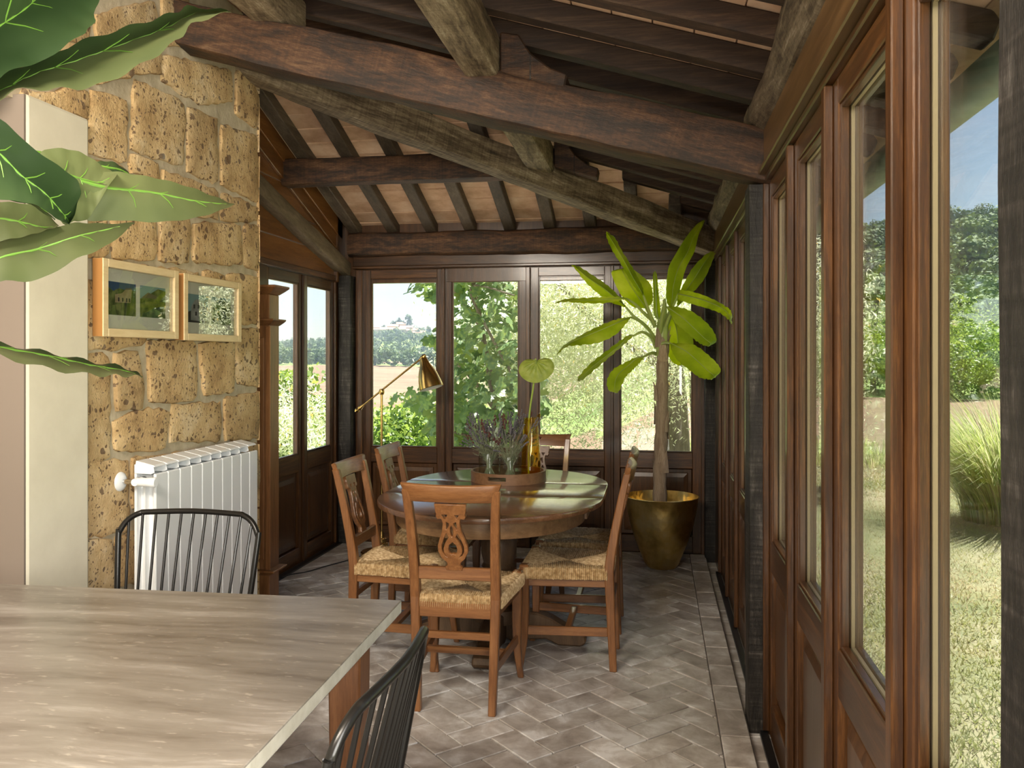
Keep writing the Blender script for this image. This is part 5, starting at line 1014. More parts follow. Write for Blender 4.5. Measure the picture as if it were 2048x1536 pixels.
an = thing('anthurium_stem', (AX - 0.012, AY, VZ + 0.014), 'single green heart-shaped anthurium standing in the amber vase', 'flower')
HC = Vector((-0.613, 4.36, 1.352))
stem = catmull([(AX - 0.012, AY + .004, VZ + 0.016), (AX - 0.010, AY, VZ + 0.30), (-0.632, 4.385, 1.23), (HC.x, HC.y + 0.02, HC.z + 0.012)], 8)
MB().tube(stem, 0.0048, 8).build('stalk', M['stalk'], an, smooth=True)
# heart shaped spathe, facing the camera and tipped down
rows = []; nA, nR = 40, 7
ex = Vector((1, 0.05, 0.06)).normalized(); ez = Vector((0.0, 0.30, 1)).normalized(); ey = ez.cross(ex)
Cp = HC + ez * 0.020
for j in range(nR + 1):
    f_ = j / nR; row = []
    for i in range(nA + 1):
        a = math.radians(-90 + 360 * i / nA)
        R_ = 0.080 * (1 + 0.10 * math.cos(2 * a)) - 0.026 * max(0, math.sin(a)) ** 6 + 0.012 * max(0, -math.sin(a)) ** 4
        off = -ez * 0.022
        vein = 0.0045 * math.cos(a * 14) * f_ * (1 - f_) * 3
        p = Cp + ex * (R_ * f_ * math.cos(a) * 1.06) + ez * (R_ * f_ * math.sin(a) * 0.94 - 0.028 * f_) + ey * (0.030 * f_ * f_ + vein) * 1.0
        row.append(p)
    rows.append(row)
m_ = MB(); m_.grid(rows); m_.build('spathe', M['anth'], an, smooth=True)
MB().tube(catmull([HC + ez * .010 - ey * -.002, HC + ez * 0.020 - ey * 0.016, HC + ez * 0.026 - ey * 0.030], 4), [0.0055] * 8 + [0.003], 8).build('spadix', M['banana_vein'], an, smooth=True)

# ------------------------------------------------------------------ brass floor lamp
LX, LY = -1.905, 5.75
lp = thing('floor_lamp', (LX, LY, 0), 'brass pharmacy floor lamp with tilted arm and bell shade', 'lamp')
MB().lathe([(0, 0.0), (0.125, 0.0), (0.128, 0.006), (0.128, 0.022), (0.122, 0.028), (0, 0.030)], (LX - 0.02, LY, 0), 40).build('base', M['brass'], lp, smooth=True)
MB().lathe([(0, 0.03), (0.062, 0.03), (0.060, 0.055), (0.046, 0.060), (0.046, 0.085), (0.034, 0.090), (0.033, 0.115), (0.020, 0.122), (0.013, 0.165), (0, 0.165)], (LX, LY, 0), 28).build('stepped_collar', M['brass'], lp, smooth=True)
MB().tube([(LX, LY, 0.16), (LX, LY, 1.135)], 0.0085, 12).build('pole', M['brass'], lp, smooth=True)
J = Vector((LX, LY, 1.148)); T1 = Vector((-1.600, LY - .02, 1.392)); T0 = Vector((-2.085, LY + .02, 1.022))
MB().tube([T0, T1], 0.0068, 10).build('arm', M['brass'], lp, smooth=True)
MB().lathe([(0, -.022), (.014, -.020), (.019, -.008), (.019, .008), (.014, .020), (0, .022)], J, 16).build('pivot', M['brass'], lp, smooth=True)
da = (T1 - T0).normalized()
MB().tube([T0 - da * 0.030, T0 - da * 0.022, T0 - da * 0.008, T0 + da * 0.004, T0 + da * 0.018, T0 + da * 0.05], [0.004, 0.013, 0.018, 0.011, 0.017, 0.008], 14).build('counterweight', M['brass'], lp, smooth=True)
MB().tube([T1 - da * 0.03, T1 - da * 0.008, T1 + da * 0.012, T1 + da * 0.025], [0.008, 0.015, 0.015, 0.008], 12).build('arm_knuckle', M['brass'], lp, smooth=True)
sx = Vector((0.30, -0.10, -0.95)).normalized(); qt = sx.to_track_quat('Z', 'Y')
sh = [(0.010, -0.01), (0.024, -0.004), (0.030, 0.015), (0.036, 0.040), (0.050, 0.070), (0.064, 0.105), (0.075, 0.145), (0.082, 0.185), (0.0855, 0.212), (0.083, 0.215)]
so = MB().lathe(sh, T1 + sx * 0.012, 32, qt).build('shade', M['brass'], lp, smooth=True)
MB().lathe([(r_ - 0.003, z) for r_, z in sh[1:]], T1 + sx * 0.012, 32, qt).build('shade_lining', M['white_in'], lp, smooth=True)
bp = T1 + sx * 0.16
MB().lathe([(0.0, 0.052), (0.018, 0.048), (0.029, 0.03), (0.03, 0.012), (0.022, -0.012), (0.013, -0.03), (0.013, -0.07)], bp, 20, qt).build('bulb', M['bulb'], lp, smooth=True)
cb = MB().tube(catmull([(-1.99, 5.70, 0.012), (-2.08, 5.52, 0.006), (-2.16, 5.35, 0.006), (-2.22, 5.2, 0.006), (-2.29, 5.12, 0.006), (-2.31, 5.0, 0.018)], 6), 0.0035, 6).build('lamp_cord', M['cable'], lp, smooth=True)

# ------------------------------------------------------------------ banana plant in a brass pot
PX, PY = 0.037, 5.74
pt = thing('brass_pot', (PX, PY, 0), 'large hammered brass planter in the far right corner', 'planter')
prof = [(0, 0.0), (0.095, 0.0), (0.110, 0.02), (0.135, 0.08), (0.175, 0.18), (0.210, 0.29), (0.228, 0.38), (0.240, 0.462), (0.246, 0.470), (0.240, 0.472), (0.224, 0.40), (0.204, 0.29), (0.185, 0.24)]
MB().lathe(prof, (PX, PY, 0), 56).build('pot_body', M['potbrass'], pt, smooth=True)
MB().lathe([(0, 0.30), (0.19, 0.27)], (PX, PY, 0), 24).build('soil', M['soil'], pt)
bn = thing('banana_plant', (PX, PY, 0.29), 'tall banana plant with broad backlit leaves in the brass pot', 'plant')
m_ = MB(); pts = catmull([(PX - 0.008, PY, 0.285), (PX - 0.012, PY, 0.6), (PX + 0.0, PY, 0.95), (PX + 0.004, PY, 1.30), (PX + 0.008, PY, 1.47)], 6)
m_.tube(pts, [0.048 - 0.010 * i / len(pts) + 0.004 * math.sin(i * 2.1) for i in range(len(pts))], 14); m_.build('trunk', M['bananabark'], bn, smooth=True)
r5 = random.Random(2)
for i in range(16):
    z = r5.uniform(0.55, 1.46); a = r5.uniform(0, 6.28); c, s = math.cos(a), math.sin(a); r0 = 0.043
    p = [(PX + r0 * c, PY + r0 * s, z), (PX + (r0 + 0.004) * c, PY + (r0 + 0.004) * s, z + 0.08), (PX + (r0 + 0.018) * c, PY + (r0 + 0.018) * s, z + 0.12 + 0.04 * r5.random())]
    t = Vector((-s, c, 0)) * 0.018; m_ = MB(); m_.grid([[Vector(q) - t * k, Vector(q) + Vector((c, s, 0)) * 0.004, Vector(q) + t * k] for q, k in zip(p, (1.6, 1.1, 0.15))]); m_.build('bark_scale', M['bananabark'], bn, smooth=True)
MB().tube([(PX + .004, PY, 1.40), (PX + 0.006, PY, 1.52), (PX + 0.012, PY, 1.62), (PX + 0.02, PY, 1.78)], [0.040, 0.046, 0.030, 0.008], 12).build('leaf_crown', M['banana_vein'], bn, smooth=True)
for i, (rows, stem) in enumerate(BANANA):
    ea = catmull([r_[0] for r_ in rows], 5); em = catmull([r_[1] for r_ in rows], 5); eb = catmull([r_[2] for r_ in rows], 5)
    m_ = MB(); gr = []
    for k, (a, c, b) in enumerate(zip(ea, em, eb)):
        rip = 0.004 * math.sin(k * 2.4 + i)
        q1 = a.lerp(c, 0.5); q2 = c.lerp(b, 0.5); nn = (a - b).cross(em[min(k + 1, len(em) - 1)] - em[max(k - 1, 0)])
        nn = nn.normalized() if nn.length > 1e-6 else Vector((0, 0, 1))
        gr.append([a + nn * rip, q1 + nn * 0.004, c, q2 + nn * 0.004, b - nn * rip])
    m_.grid(gr); lf = m_.build('leaf', M['banana'], bn, smooth=True)
    st = catmull(stem, 5); m_ = MB(); m_.tube(st, [0.014 - 0.008 * k / len(st) for k in range(len(st))], 7); m_.build('leaf_stalk', M['banana_vein'], bn, smooth=True)
    m_ = MB(); nn = len(em); m_.tube(em, [0.0045 * (1 - k / nn) + 0.0008 for k in range(nn)], 5)
    m_.v = [tuple(v) for v in m_.v]; me = m_.build('midrib', M['banana_vein'], lf, smooth=True)

# ------------------------------------------------------------------ big dark leaved plant at the left edge
pp = thing('foliage_plant', (-1.00, 0.86, 0), 'big leafy plant reaching in from the left picture edge', 'plant')
MB().lathe([(0, 0.0), (0.13, 0.0), (0.17, 0.15), (0.18, 0.32), (0.165, 0.32), (0.15, 0.28), (0, 0.28)], (-1.00, 0.86, 0), 28).build('pot', M['plaster'], pp, smooth=True)
MB().tube(catmull([(-1.00, 0.86, 0.26), (-1.02, 0.85, 0.8), (-0.99, 0.86, 1.3), (-1.0, 0.87, 1.76)], 5), [0.022 - 0.0007 * k for k in range(16)], 10).build('stem', M['bark'], pp, smooth=True)
for i, rows in enumerate(PALMLEAF):
    under = i in (1, 4, 5, 8, 3)
    ea = catmull([r_[0] for r_ in rows], 6); em = catmull([r_[1] for r_ in rows], 6); eb = catmull([r_[2] for r_ in rows], 6)
    gr = []; nn = len(em)
    for k, (a, c, b) in enumerate(zip(ea, em, eb)):
        t = em[min(k + 1, nn - 1)] - em[max(k - 1, 0)]; n_ = (a - b).cross(t); n_ = n_.normalized() if n_.length > 1e-7 else Vector((0, 0, 1))
        wv = (0.0030 if i in (0, 1, 6) else 0.0012) * math.sin(k * 1.15 + i * 1.7); row = []
        for q in range(9):
            u = q / 8; p = a.lerp(c, u * 2) if u < 0.5 else c.lerp(b, u * 2 - 1)
            side = abs(u - 0.5) * 2
            row.append(p + n_ * (wv * side ** 2 + 0.0009 * math.sin((k - side * 3.2) * 1.9) * (1 - side)))
        gr.append(row)
    m_ = MB(); m_.grid(gr)
    two = i in (1, 6)
    if two:
        lf = m_.build('leaf', [M['darkleaf'], M['paleleaf']], pp, smooth=True)
        for p in lf.data.polygons: p.material_index = 0 if (p.index % 8) < 4 else 1
    else: lf = m_.build('leaf', M['paleleaf'] if under else M['darkleaf'], pp, smooth=True)
    m_ = MB(); m_.tube(em[: int(nn * 0.92)], [0.0022 * (1 - k / nn) + 0.0006 for k in range(int(nn * 0.92))], 5)
    for k in range(int(nn * 0.3), int(nn * 0.85), 7):
        for side in (0, 1):
            ed = (ea if side == 0 else eb)[min(k + 5, nn - 1)]; c = em[k]; e = c.lerp(ed, 0.55); m_.tube([c, c.lerp(e, 0.5) + (em[min(k + 2, nn - 1)] - c) * 0.2, e], [0.0011, 0.0009, 0.0004], 4, False)
    m_.build('veins', M['leafvein'], lf, smooth=True)
    base = em[0]; MB().tube(catmull([(-1.0, 0.865, min(max(base.z - 0.12, 0.5), 1.74)), base.lerp(Vector((-1.0, 0.865, base.z)), 0.5) + Vector((0, 0, -0.02)), base], 4), 0.0035, 6).build('leaf_stalk', M['leafvein'], pp, smooth=True)

# ------------------------------------------------------------------ travertine table and wire chairs
c0 = Vector((-0.668, 2.183, 0)); rot = math.radians(1.6)
tt = thing('travertine_table', (-0.668, 2.183, 0), 'pale beige travertine topped table at the lower left', 'table', rz=rot)
def loc_part(m_, nm, mat, root, **k):
    o = bpy.data.objects.new(nm, m_.mesh(nm, mat, **k)); COL.objects.link(o); o.parent = root; return o
tp = loc_part(MB().bb((-1.75, -1.02, 0.716), (0, 0, 0.75)), 'tabletop', [M['travertine'], M['travertine_lit_edge']], tt, bevel=0.003, seg=2)
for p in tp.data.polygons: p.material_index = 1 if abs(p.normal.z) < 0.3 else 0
for x, y in ((-0.09, -0.16), (-0.09, -0.92), (-1.66, -0.16), (-1.66, -0.92)):
    loc_part(MB().hexa([(x - .035, y - .035, 0), (x + .035, y - .035, 0), (x + .035, y + .035, 0), (x - .035, y + .035, 0), (x - .042, y - .042, .715), (x + .042, y - .042, .715), (x + .042, y + .042, .715), (x - .042, y + .042, .715)]), 'leg', M['legwood'], tt, bevel=0.005)
for a, b in (((-1.62, -0.17, .64), (-0.12, -0.145, .715)), ((-1.62, -0.94, .64), (-0.12, -0.915, .715)), ((-0.10, -.9, .64), (-.075, -.18, .715)), ((-1.67, -.9, .64), (-1.645, -.18, .715))):
    loc_part(MB().bb(a, b), 'apron', M['legwood'], tt)
def wire_chair(label):
    """faces +y, origin on the floor under the seat; back at -y"""
    root = thing('wire_chair', (0, 0, 0), label, 'chair', 'black spindle back metal chairs at the travertine table')
    def bk(z): return -0.20 - 0.17 * (z - 0.45)      # lean of the back
    W2, Ht, R_ = 0.243, 0.875, 0.085
    pts = [(-0.215, bk(0.45), 0.45)]
    for a in range(0, 91, 15): pts.append((-W2 + R_ - R_ * math.cos(math.radians(a)), 0, Ht - R_ + R_ * math.sin(math.radians(a))))
    pts.append((0, 0, Ht + 0.004))
    for a in range(90, -1, -15): pts.append((W2 - R_ - R_ * -math.cos(math.radians(a)), 0, Ht - R_ + R_ * math.sin(math.radians(a))))
    pts.append((0.215, bk(0.45), 0.45)); pts = [(x, bk(z) - 0.03 * (1 - (x / W2) ** 2) if z > .46 else y, z) for x, y, z in pts]
    loc_part(MB().tube(catmull(pts, 3), 0.0095, 10), 'back_frame', M['black_metal'], root, smooth=True)
    for i in range(11):
        t = -1 + 2 * i / 10; x0, x1 = t * 0.185, t * 0.215
        zt = Ht - 0.004 if abs(x1) < W2 - R_ else Ht - R_ + math.sqrt(max(0, R_ ** 2 - (abs(x1) - (W2 - R_)) ** 2)) - 0.004
        loc_part(MB().tube([(x0, bk(0.45) + .01, 0.448), (x1, bk(zt) - 0.03 * (1 - (x1 / W2) ** 2), zt)], 0.0048, 8), 'spindle', M['black_metal'], root, smooth=True)
    loc_part(MB().prism([(-0.20, -0.21), (0.20, -0.21), (0.225, 0.05), (0.21, 0.20), (0.15, 0.225), (-0.15, 0.225), (-0.21, 0.20), (-0.225, 0.05)], 'z', 0.440, 0.458), 'seat', M['black_metal'], root, bevel=0.006)
    for sx in (-1, 1):
        for sy in (-1, 1):
            loc_part(MB().tube([(sx * 0.16, sy * 0.16, 0.44), (sx * 0.225, sy * 0.235, 0.0)], [0.011, 0.008], 8), 'leg', M['black_metal'], root, smooth=True)
    return root
w0 = wire_chair('black metal spindle back chair behind the travertine table, in front of the radiator')
w0.location = (-1.515, 2.335, 0); w0.rotation_euler = (0, 0, math.radians(180 + 3))
w1 = copy_tree(w0); w1.location = (-0.725, 1.40, 0); w1.rotation_euler = (0, 0, math.radians(90)); w1['label'] = 'black metal spindle back chair at the near corner, cut by the lower picture edge'

# ------------------------------------------------------------------ radiator
rd = thing('radiator', (-1.93, 3.39, 0.13), 'white ribbed radiator on the stone wall', 'radiator')
for i in range(10):
    y0 = 2.968 + 0.0843 * i; y1 = y0 + 0.0815
    s_ = MB().bb((-1.893, y0, 0.16), (-1.880, y1, 0.950)); 
    sec = s_.build('radiator_section', M['enamel'], rd, bevel=0.004)
    m_ = MB(); ym = (y0 + y1) / 2
    m_.bb((-1.965, ym - 0.006, 0.17), (-1.893, ym + 0.006, 0.94)); m_.bb((-1.972, y0 + .004, 0.18), (-1.962, y1 - .004, 0.955)); m_.bb((-1.935, y0 + .006, 0.18), (-1.928, y1 - .006, 0.93))
    m_.build('fin', M['enamel'], sec)
    m_ = MB(); m_.prism([(-1.972, 0.955), (-1.965, 0.999), (-1.893, 0.983), (-1.884, 0.976), (-1.90, 0.972), (-1.935, 0.975), (-1.955, 0.965)], 'y', y0 + 0.002, y1 - 0.002); m_.prism([(-1.97, 0.95), (-1.97, 0.985), (-1.89, 0.978), (-1.885, 0.955), (-1.90, 0.948)], 'y', y0 - 0.0012, y0 + 0.0022)
    m_.build('top_grille', M['enamel'], sec, bevel=0.0015)
yv = 2.968
MB().tube([(-1.93, yv, 0.925), (-1.93, yv - 0.03, 0.925)], 0.016, 14).build('valve_nut', M['chrome'], rd, smooth=True)
MB().tube([(-1.93, yv - 0.02, 0.925), (-1.93, yv - 0.06, 0.925)], [0.014, 0.014], 14).build('valve_body', M['enamel'], rd, smooth=True)
MB().tube([(-1.935, yv - 0.045, 0.925), (-1.885, yv - 0.045, 0.925), (-1.855, yv - 0.045, 0.925), (-1.85, yv - .045, .925)], [0.016, 0.017, 0.019, 0.016], 16).build('valve_knob', M['enamel'], rd, smooth=True)
MB().tube([(-2.0, yv - 0.045, 0.925), (-1.93, yv - 0.045, 0.925)], 0.010, 12).build('valve_pipe', M['chrome'], rd, smooth=True)
MB().lathe([(0, 0.016), (0.020, 0.014), (0.034, 0.006), (0.037, 0), (0, 0)], (-1.998, yv - 0.045, 0.925), 24, Vector((1, 0, 0)).to_track_quat('Z', 'Y')).build('wall_rosette', M['enamel'], rd, smooth=True)
for y in (3.1, 3.65): MB().bb((-2.01, y - .015, 0.80), (-1.96, y + .015, 0.84)).build('bracket', M['enamel'], rd)
for y in (3.02, 3.75): MB().tube([(-1.935, y, 0.0), (-1.935, y, 0.19)], 0.012, 10).build('radiator_foot', M['enamel'], rd, smooth=True)

# ------------------------------------------------------------------ pictures on the stone wall
def pmat(name, build):
    m, n, b = newmat(name); b.inputs['Roughness'].default_value = 0.6
    tcn = n.nodes.new('ShaderNodeTexCoord'); sp = N(n, 'ShaderNodeSeparateXYZ'); n.links.new(tcn.outputs['Object'], sp.inputs[0])
    t = N(n, 'ShaderNodeTexNoise', i_Scale=28.0, i_Detail=6.0); n.links.new(tcn.outputs['Object'], t.inputs['Vector'])
    r = ramp(n, build); n.links.new(t.outputs[0], r.inputs[0]); n.links.new(r.outputs[0], b.inputs['Base Color']); return m
SKYP = plain('print_sky', (0.035, 0.08, 0.17), 0.6); SKYQ = plain('print_sky_pale', (0.20, 0.33, 0.36), 0.6)
GRP = pmat('print_greenery', [(0.35, (0.02, 0.035, 0.012)), (0.5, (0.06, 0.09, 0.02)), (0.65, (0.20, 0.22, 0.07))])
HSE = pmat('print_house', [(0.3, (0.25, 0.19, 0.10)), (0.7, (0.42, 0.34, 0.20))]); DKP = plain('print_dark', (0.02, 0.022, 0.025), 0.6); RFP = plain('print_roof', (0.13, 0.085, 0.075), 0.6)
STP = pmat('print_stone', [(0.3, (0.16, 0.17, 0.18)), (0.7, (0.36, 0.36, 0.36))])
MATB = plain('picture_mat_board', (0.72, 0.69, 0.60), 0.8)
def picture(y0, y1, z0, z1, label, photos):
    root = thing('picture_frame', (-1.998, (y0 + y1) / 2, z0), label, 'picture', 'pale framed photographs on the stone wall')
    fw, xf, xb = 0.030, -1.950, -1.992
    xw = -1.999
    m_ = MB(); m_.bb((xb, y0, z0), (xf, y0 + fw, z1)); m_.bb((xb, y1 - fw, z0), (xf, y1, z1)); m_.bb((xb, y0 + fw, z0), (xf, y1 - fw, z0 + fw)); m_.bb((xb, y0 + fw, z1 - fw), (xf, y1 - fw, z1))
    m_.build('frame', M['pale_wood'], root, bevel=0.0015)
    MB().bb((xb, y0 - 0.0008, z0 + .001), (xf - 0.004, y0, z1 - .001)).build('frame_side', M['pale_side'], root)
    MB().bb((xw, y0 + 0.01, z0 + 0.01), (-1.975, y1 - 0.01, z1 - 0.01)).build('mat_board', MATB, root)
    MB().bb((-1.962, y0 + fw, z0 + fw), (-1.9605, y1 - fw, z1 - fw)).build('pane', M['picglass'], root)
    for (a, b, c, d, kind) in photos:
        x = -1.9748
        ph = MB().bb((-1.9755, a, c), (x, b, d)).build('photo', SKYP if kind in (0,) else SKYQ, root)
        w, h = b - a, d - c
        def pl(poly, mat, nm, k): 
            MB().add([(x + 0.0002 * k, a + u * w, c + v * h) for u, v in poly], [tuple(range(len(poly)))]).build(nm, mat, ph)
        if kind == 0:
            pl([(0, 0), (1, 0), (1, .80), (.7, .78), (.4, .82), (.2, .72), (0, .85)], GRP, 'printed_trees', 1)
            pl([(.26, .38), (.80, .40), (.86, .82), (.62, .80), (.5, .68), (.26, .62)], HSE, 'printed_house', 2)
            for u in (.36, .5, .64, .74): pl([(u, .42), (u + .05, .42), (u + .05, .54), (u, .54)], DKP, 'printed_window', 3)
            pl([(.60, .80), (.86, .83), (.83, .87), (.62, .84)], RFP, 'printed_roof', 3)
        elif kind == 1:
            pl([(0, 0), (1, 0), (1, .9), (.7, .95), (.45, .8), (.2, .62), (0, .58)], GRP, 'printed_trees', 1)
            pl([(.04, .60), (.30, .80), (.62, .72), (.66, .62), (.3, .62)], RFP, 'printed_roof', 2)
        elif kind == 2:
            pl([(0, 0), (1, 0), (1, .6), (.85, .62), (0, .35)], DKP, 'printed_shadow', 1)
            pl([(.18, .08), (.75, .06), (.80, .55), (.62, .80), (.5, .84), (.34, .78), (.2, .55)], STP, 'printed_tower', 2)
            for u, v in ((.3, .5), (.5, .5), (.38, .25), (.58, .25)): pl([(u, v), (u + .08, v), (u + .08, v + .14), (u, v + .14)], DKP, 'printed_arch', 3)
        else:
            pl([(0, 0), (1, 0), (1, .86), (.5, .95), (0, .8)], GRP, 'printed_trees', 1)
picture(2.755, 3.244, 1.470, 1.752, 'pale wooden framed pair of photographs with a house, nearer one on the stone wall', [(2.812, 2.985, 1.552, 1.675, 0), (3.012, 3.185, 1.552, 1.675, 1)])
picture(3.285, 3.785, 1.466, 1.748, 'pale wooden framed pair of photographs with a tower, farther one next to the wall end', [(3.345, 3.52, 1.545, 1.668, 2), (3.55, 3.725, 1.545, 1.668, 3)])

# ------------------------------------------------------------------ tall carved cabinet in the recess behind the stone wall
cb = thing('wooden_cabinet', (-2.19, 4.36, 0), 'tall narrow carved wooden cabinet standing at the end of the stone wall', 'cabinet')
MB().bb((-2.33, 4.30, 0.06), (-2.055, 4.42, 1.735)).build('body', M['cab'], cb, bevel=0.004)
MB().bb((-2.30, 4.294, 0.30), (-2.085, 4.301, 1.50)).build('side_panel', M['cab'], cb, bevel=0.004)
MB().bb((-2.075, 4.288, 0.24), (-2.045, 4.30, 1.56)).build('pilaster', M['cab'], cb, bevel=0.003)
def mould(z, h, e, nm):
    pr = [(z, 0.0), (z + h * .35, e * .5), (z + h * .75, e), (z + h, e), (z + h, 0)]
    m_ = MB()
    for i in range(len(pr) - 1):
        (za, ea), (zb_, eb) = pr[i], pr[i + 1]
        if zb_ - za < 1e-4: continue
        m_.hexa([(-2.34, 4.30 - ea, za), (-2.055 + ea, 4.30 - ea, za), (-2.055 + ea, 4.425, za), (-2.34, 4.425, za), (-2.34, 4.30 - eb, zb_), (-2.055 + eb, 4.30 - eb, zb_), (-2.055 + eb, 4.425, zb_), (-2.34, 4.425, zb_)])
    m_.build(nm, M['cab'], cb, bevel=0.002)
mould(1.735, 0.045, 0.06, 'cornice'); mould(1.565, 0.035, 0.04, 'waist_moulding'); mould(0.215, 0.035, 0.045, 'base_moulding')
MB().bb((-2.335, 4.29, 0.0), (-2.04, 4.425, 0.075)).build('plinth', M['cab'], cb, bevel=0.003)

# ------------------------------------------------------------------ outside: eaves, gutter
g = MB(); n = 14; prof = []
for i in range(n + 1):
    a = math.radians(180 + 180 * i / n); prof.append((0.905 + 0.068 * math.cos(a), 2.185 + 0.075 * math.sin(a)))
inner = [(0.905 + (u - 0.905) * 0.94, 2.185 + (v - 2.185) * 0.94) for u, v in reversed(prof)]
tag(g.prism(prof + inner, 'y', -1.2, 6.9).build('gutter', M['copper'], None, smooth=True), 'green weathered half-round gutter under the eaves outside the garden doors', 'gutter')
for k, y in enumerate((2.55, 3.9, 5.2)):
    pass
# ------------------------------------------------------------------ outside: land
LR = [0, 9, 14, 25, 60, 150, 260, 380, 500, 620, 800, 1000, 1120, 1500]; LZ = [-.15, -.25, -.7, -2.4, -6, -9, -8.5, -7.5, -6, -1, 11, 19, 17, 5]
RR_ = [0, 10, 14, 20, 30, 55, 75, 100, 160, 210, 300, 420, 600, 1500]; RZ = [-.06, -.09, -.16, -.4, -1.0, -1.3, -.3, 2.0, 6.5, 14, 40, 44, 40, 15]
def land(r, b):
    """height of the land at distance r and bearing b (degrees right of the room's long axis)"""
    t = min(1, max(0, (b + 9) / 13)); t = t * t * (3 - 2 * t)
    if b > 90: t = 1 - min(1, (b - 90) / 40)
    if b < -150: t = 0
    a = float(np.interp(r, LR, LZ)); c = float(np.interp(r, RR_, RZ))
    z = a + (c - a) * t
    if r > 20:
        z += mnoise.noise(Vector((r * math.cos(math.radians(b)) * 0.006, r * math.sin(math.radians(b)) * 0.006, 1.3))) * min(r * 0.012, 7)
    # the hilltop on the left carries a village
    if b < 0: z += 9 * math.exp(-((b + 17.2) / 2.6) ** 2) * math.exp(-((r - 960) / 160) ** 2) - 10 * min(1, max(0, (b + 14.5) / 3)) * math.exp(-((r - 960) / 200) ** 2) * (1 if b < -8 else 0) - 6 * min(1, max(0, (-19.5 - b) / 3)) * math.exp(-((r - 960) / 260) ** 2)
    return z
def at(r, b, dz=0.0):
    a = math.radians(b); return Vector((r * math.sin(a), r * math.cos(a), land(r, b) + dz))
def lmat(name, stops, scale, bs=0.2, wave=None):
    m, n, b = newmat(name); tcn = n.nodes.new('ShaderNodeTexCoord')
    t = N(n, 'ShaderNodeTexNoise', i_Scale=scale, i_Detail=8.0, i_Roughness=0.65); n.links.new(tcn.outputs['Object'], t.inputs['Vector'])
    r = ramp(n, stops); n.links.new(t.outputs[0], r.inputs[0]); b.inputs['Roughness'].default_value = 0.95; b.inputs['Specular IOR Level'].default_value = 0.1
    n.links.new(r.outputs[0], b.inputs['Base Color'])
    if wave:
        mpn = N(n, 'ShaderNodeMapping'); mpn.inputs['Rotation'].default_value = (0, 0, math.radians(wave)); mpn.inputs['Scale'].default_value = (0.05, 1, 1); n.links.new(tcn.outputs['Object'], mpn.inputs['Vector'])
        w = N(n, 'ShaderNodeTexNoise', i_Scale=0.25, i_Detail=5.0); n.links.new(mpn.outputs[0], w.inputs['Vector'])
        mx2 = N(n, 'ShaderNodeMix', data_type='RGBA', blend_type='MULTIPLY'); mx2.inputs[0].default_value = 0.75
        r2 = ramp(n, [(0.4, (0.80, 0.77, 0.72)), (0.6, (1.05, 1.03, 1.0))]); n.links.new(w.outputs[0], r2.inputs[0]); n.links.new(r.outputs[0], mx2.inputs[6]); n.links.new(r2.outputs[0], mx2.inputs[7]); n.links.new(mx2.outputs[2], b.inputs['Base Color'])
    return m
LAWN = lmat('lawn_ground', [(0.30, (0.125, 0.150, 0.065)), (0.48, (0.205, 0.205, 0.11)), (0.62, (0.275, 0.245, 0.16)), (0.75, (0.33, 0.29, 0.205))], 0.9)
FIELD = lmat('stubble_field', [(0.3, (0.175, 0.122, 0.082)), (0.6, (0.23, 0.170, 0.118)), (0.8, (0.285, 0.222, 0.16))], 0.05, wave=8)
SCRUB = lmat('green_scrub', [(0.3, (0.09, 0.15, 0.045)), (0.5, (0.18, 0.25, 0.075)), (0.7, (0.34, 0.37, 0.16))], 0.06)
bear = [-180, -150, -120, -90, -75, -60, -50] + [-45 + 1.0 * i for i in range(106)] + [65, 75, 90, 105, 120, 150, 180]
rad = [0.0, 3, 6, 8, 10, 11.5, 13, 15, 18, 22, 27, 33, 40, 48, 58, 70, 85, 100, 120, 140, 160, 180, 210, 240, 280, 320, 360, 400, 450, 500, 560, 620, 700, 780, 860, 930, 1000, 1080, 1200, 1500]
V = [(0, 0, -0.30)]; F = []; MI = []
for r in rad[1:]:
    for b in bear: 
        p = at(r, b)
        if r < 7.9: p.z = -0.30 if p.x < 0.7 and p.y < 6.3 else -0.10 - 0.0
        V.append(tuple(p))
nb = len(bear)
def zone(r, b):
    right = b > -4
    if right:
        if r < 13.5: return 0
        if r < 57: return 1
        if 125 < r < 178 and 9.5 < b < 15.5: return 1
        return 2
    if r < 12: return 0
    if 150 < r < 440: return 1
    if 500 < r < 560 and b > -19: return 1
    if r < 70 and b > -8: return 1
    return 2
for i in range(len(rad) - 1):
    for k in range(nb - 1):
        a = 1 + (i - 1) * nb + k
        mi = zone((rad[i] + rad[i + 1]) / 2, (bear[k] + bear[k + 1]) / 2)
        if i == 0: F.append((0, 1 + k, 1 + k + 1))
        else: F.append((a, a + nb, a + nb + 1, a + 1))
        MI.append(mi)
me = bpy.data.meshes.new('ground'); me.from_pydata(V, [], F)
for m_ in (LAWN, FIELD, SCRUB): me.materials.append(m_)
me.polygons.foreach_set('material_index', MI); me.polygons.foreach_set('use_smooth', [True] * len(F)); me.update()
bmx = bmesh.new(); bmx.from_mesh(me); bmesh.ops.recalc_face_normals(bmx, faces=bmx.faces); bmx.to_mesh(me); bmx.free()
go = bpy.data.objects.new('ground', me); COL.objects.link(go)
tag(go, 'sunny lawn, stubble fields and green hills around the house', 'ground', kind='structure')

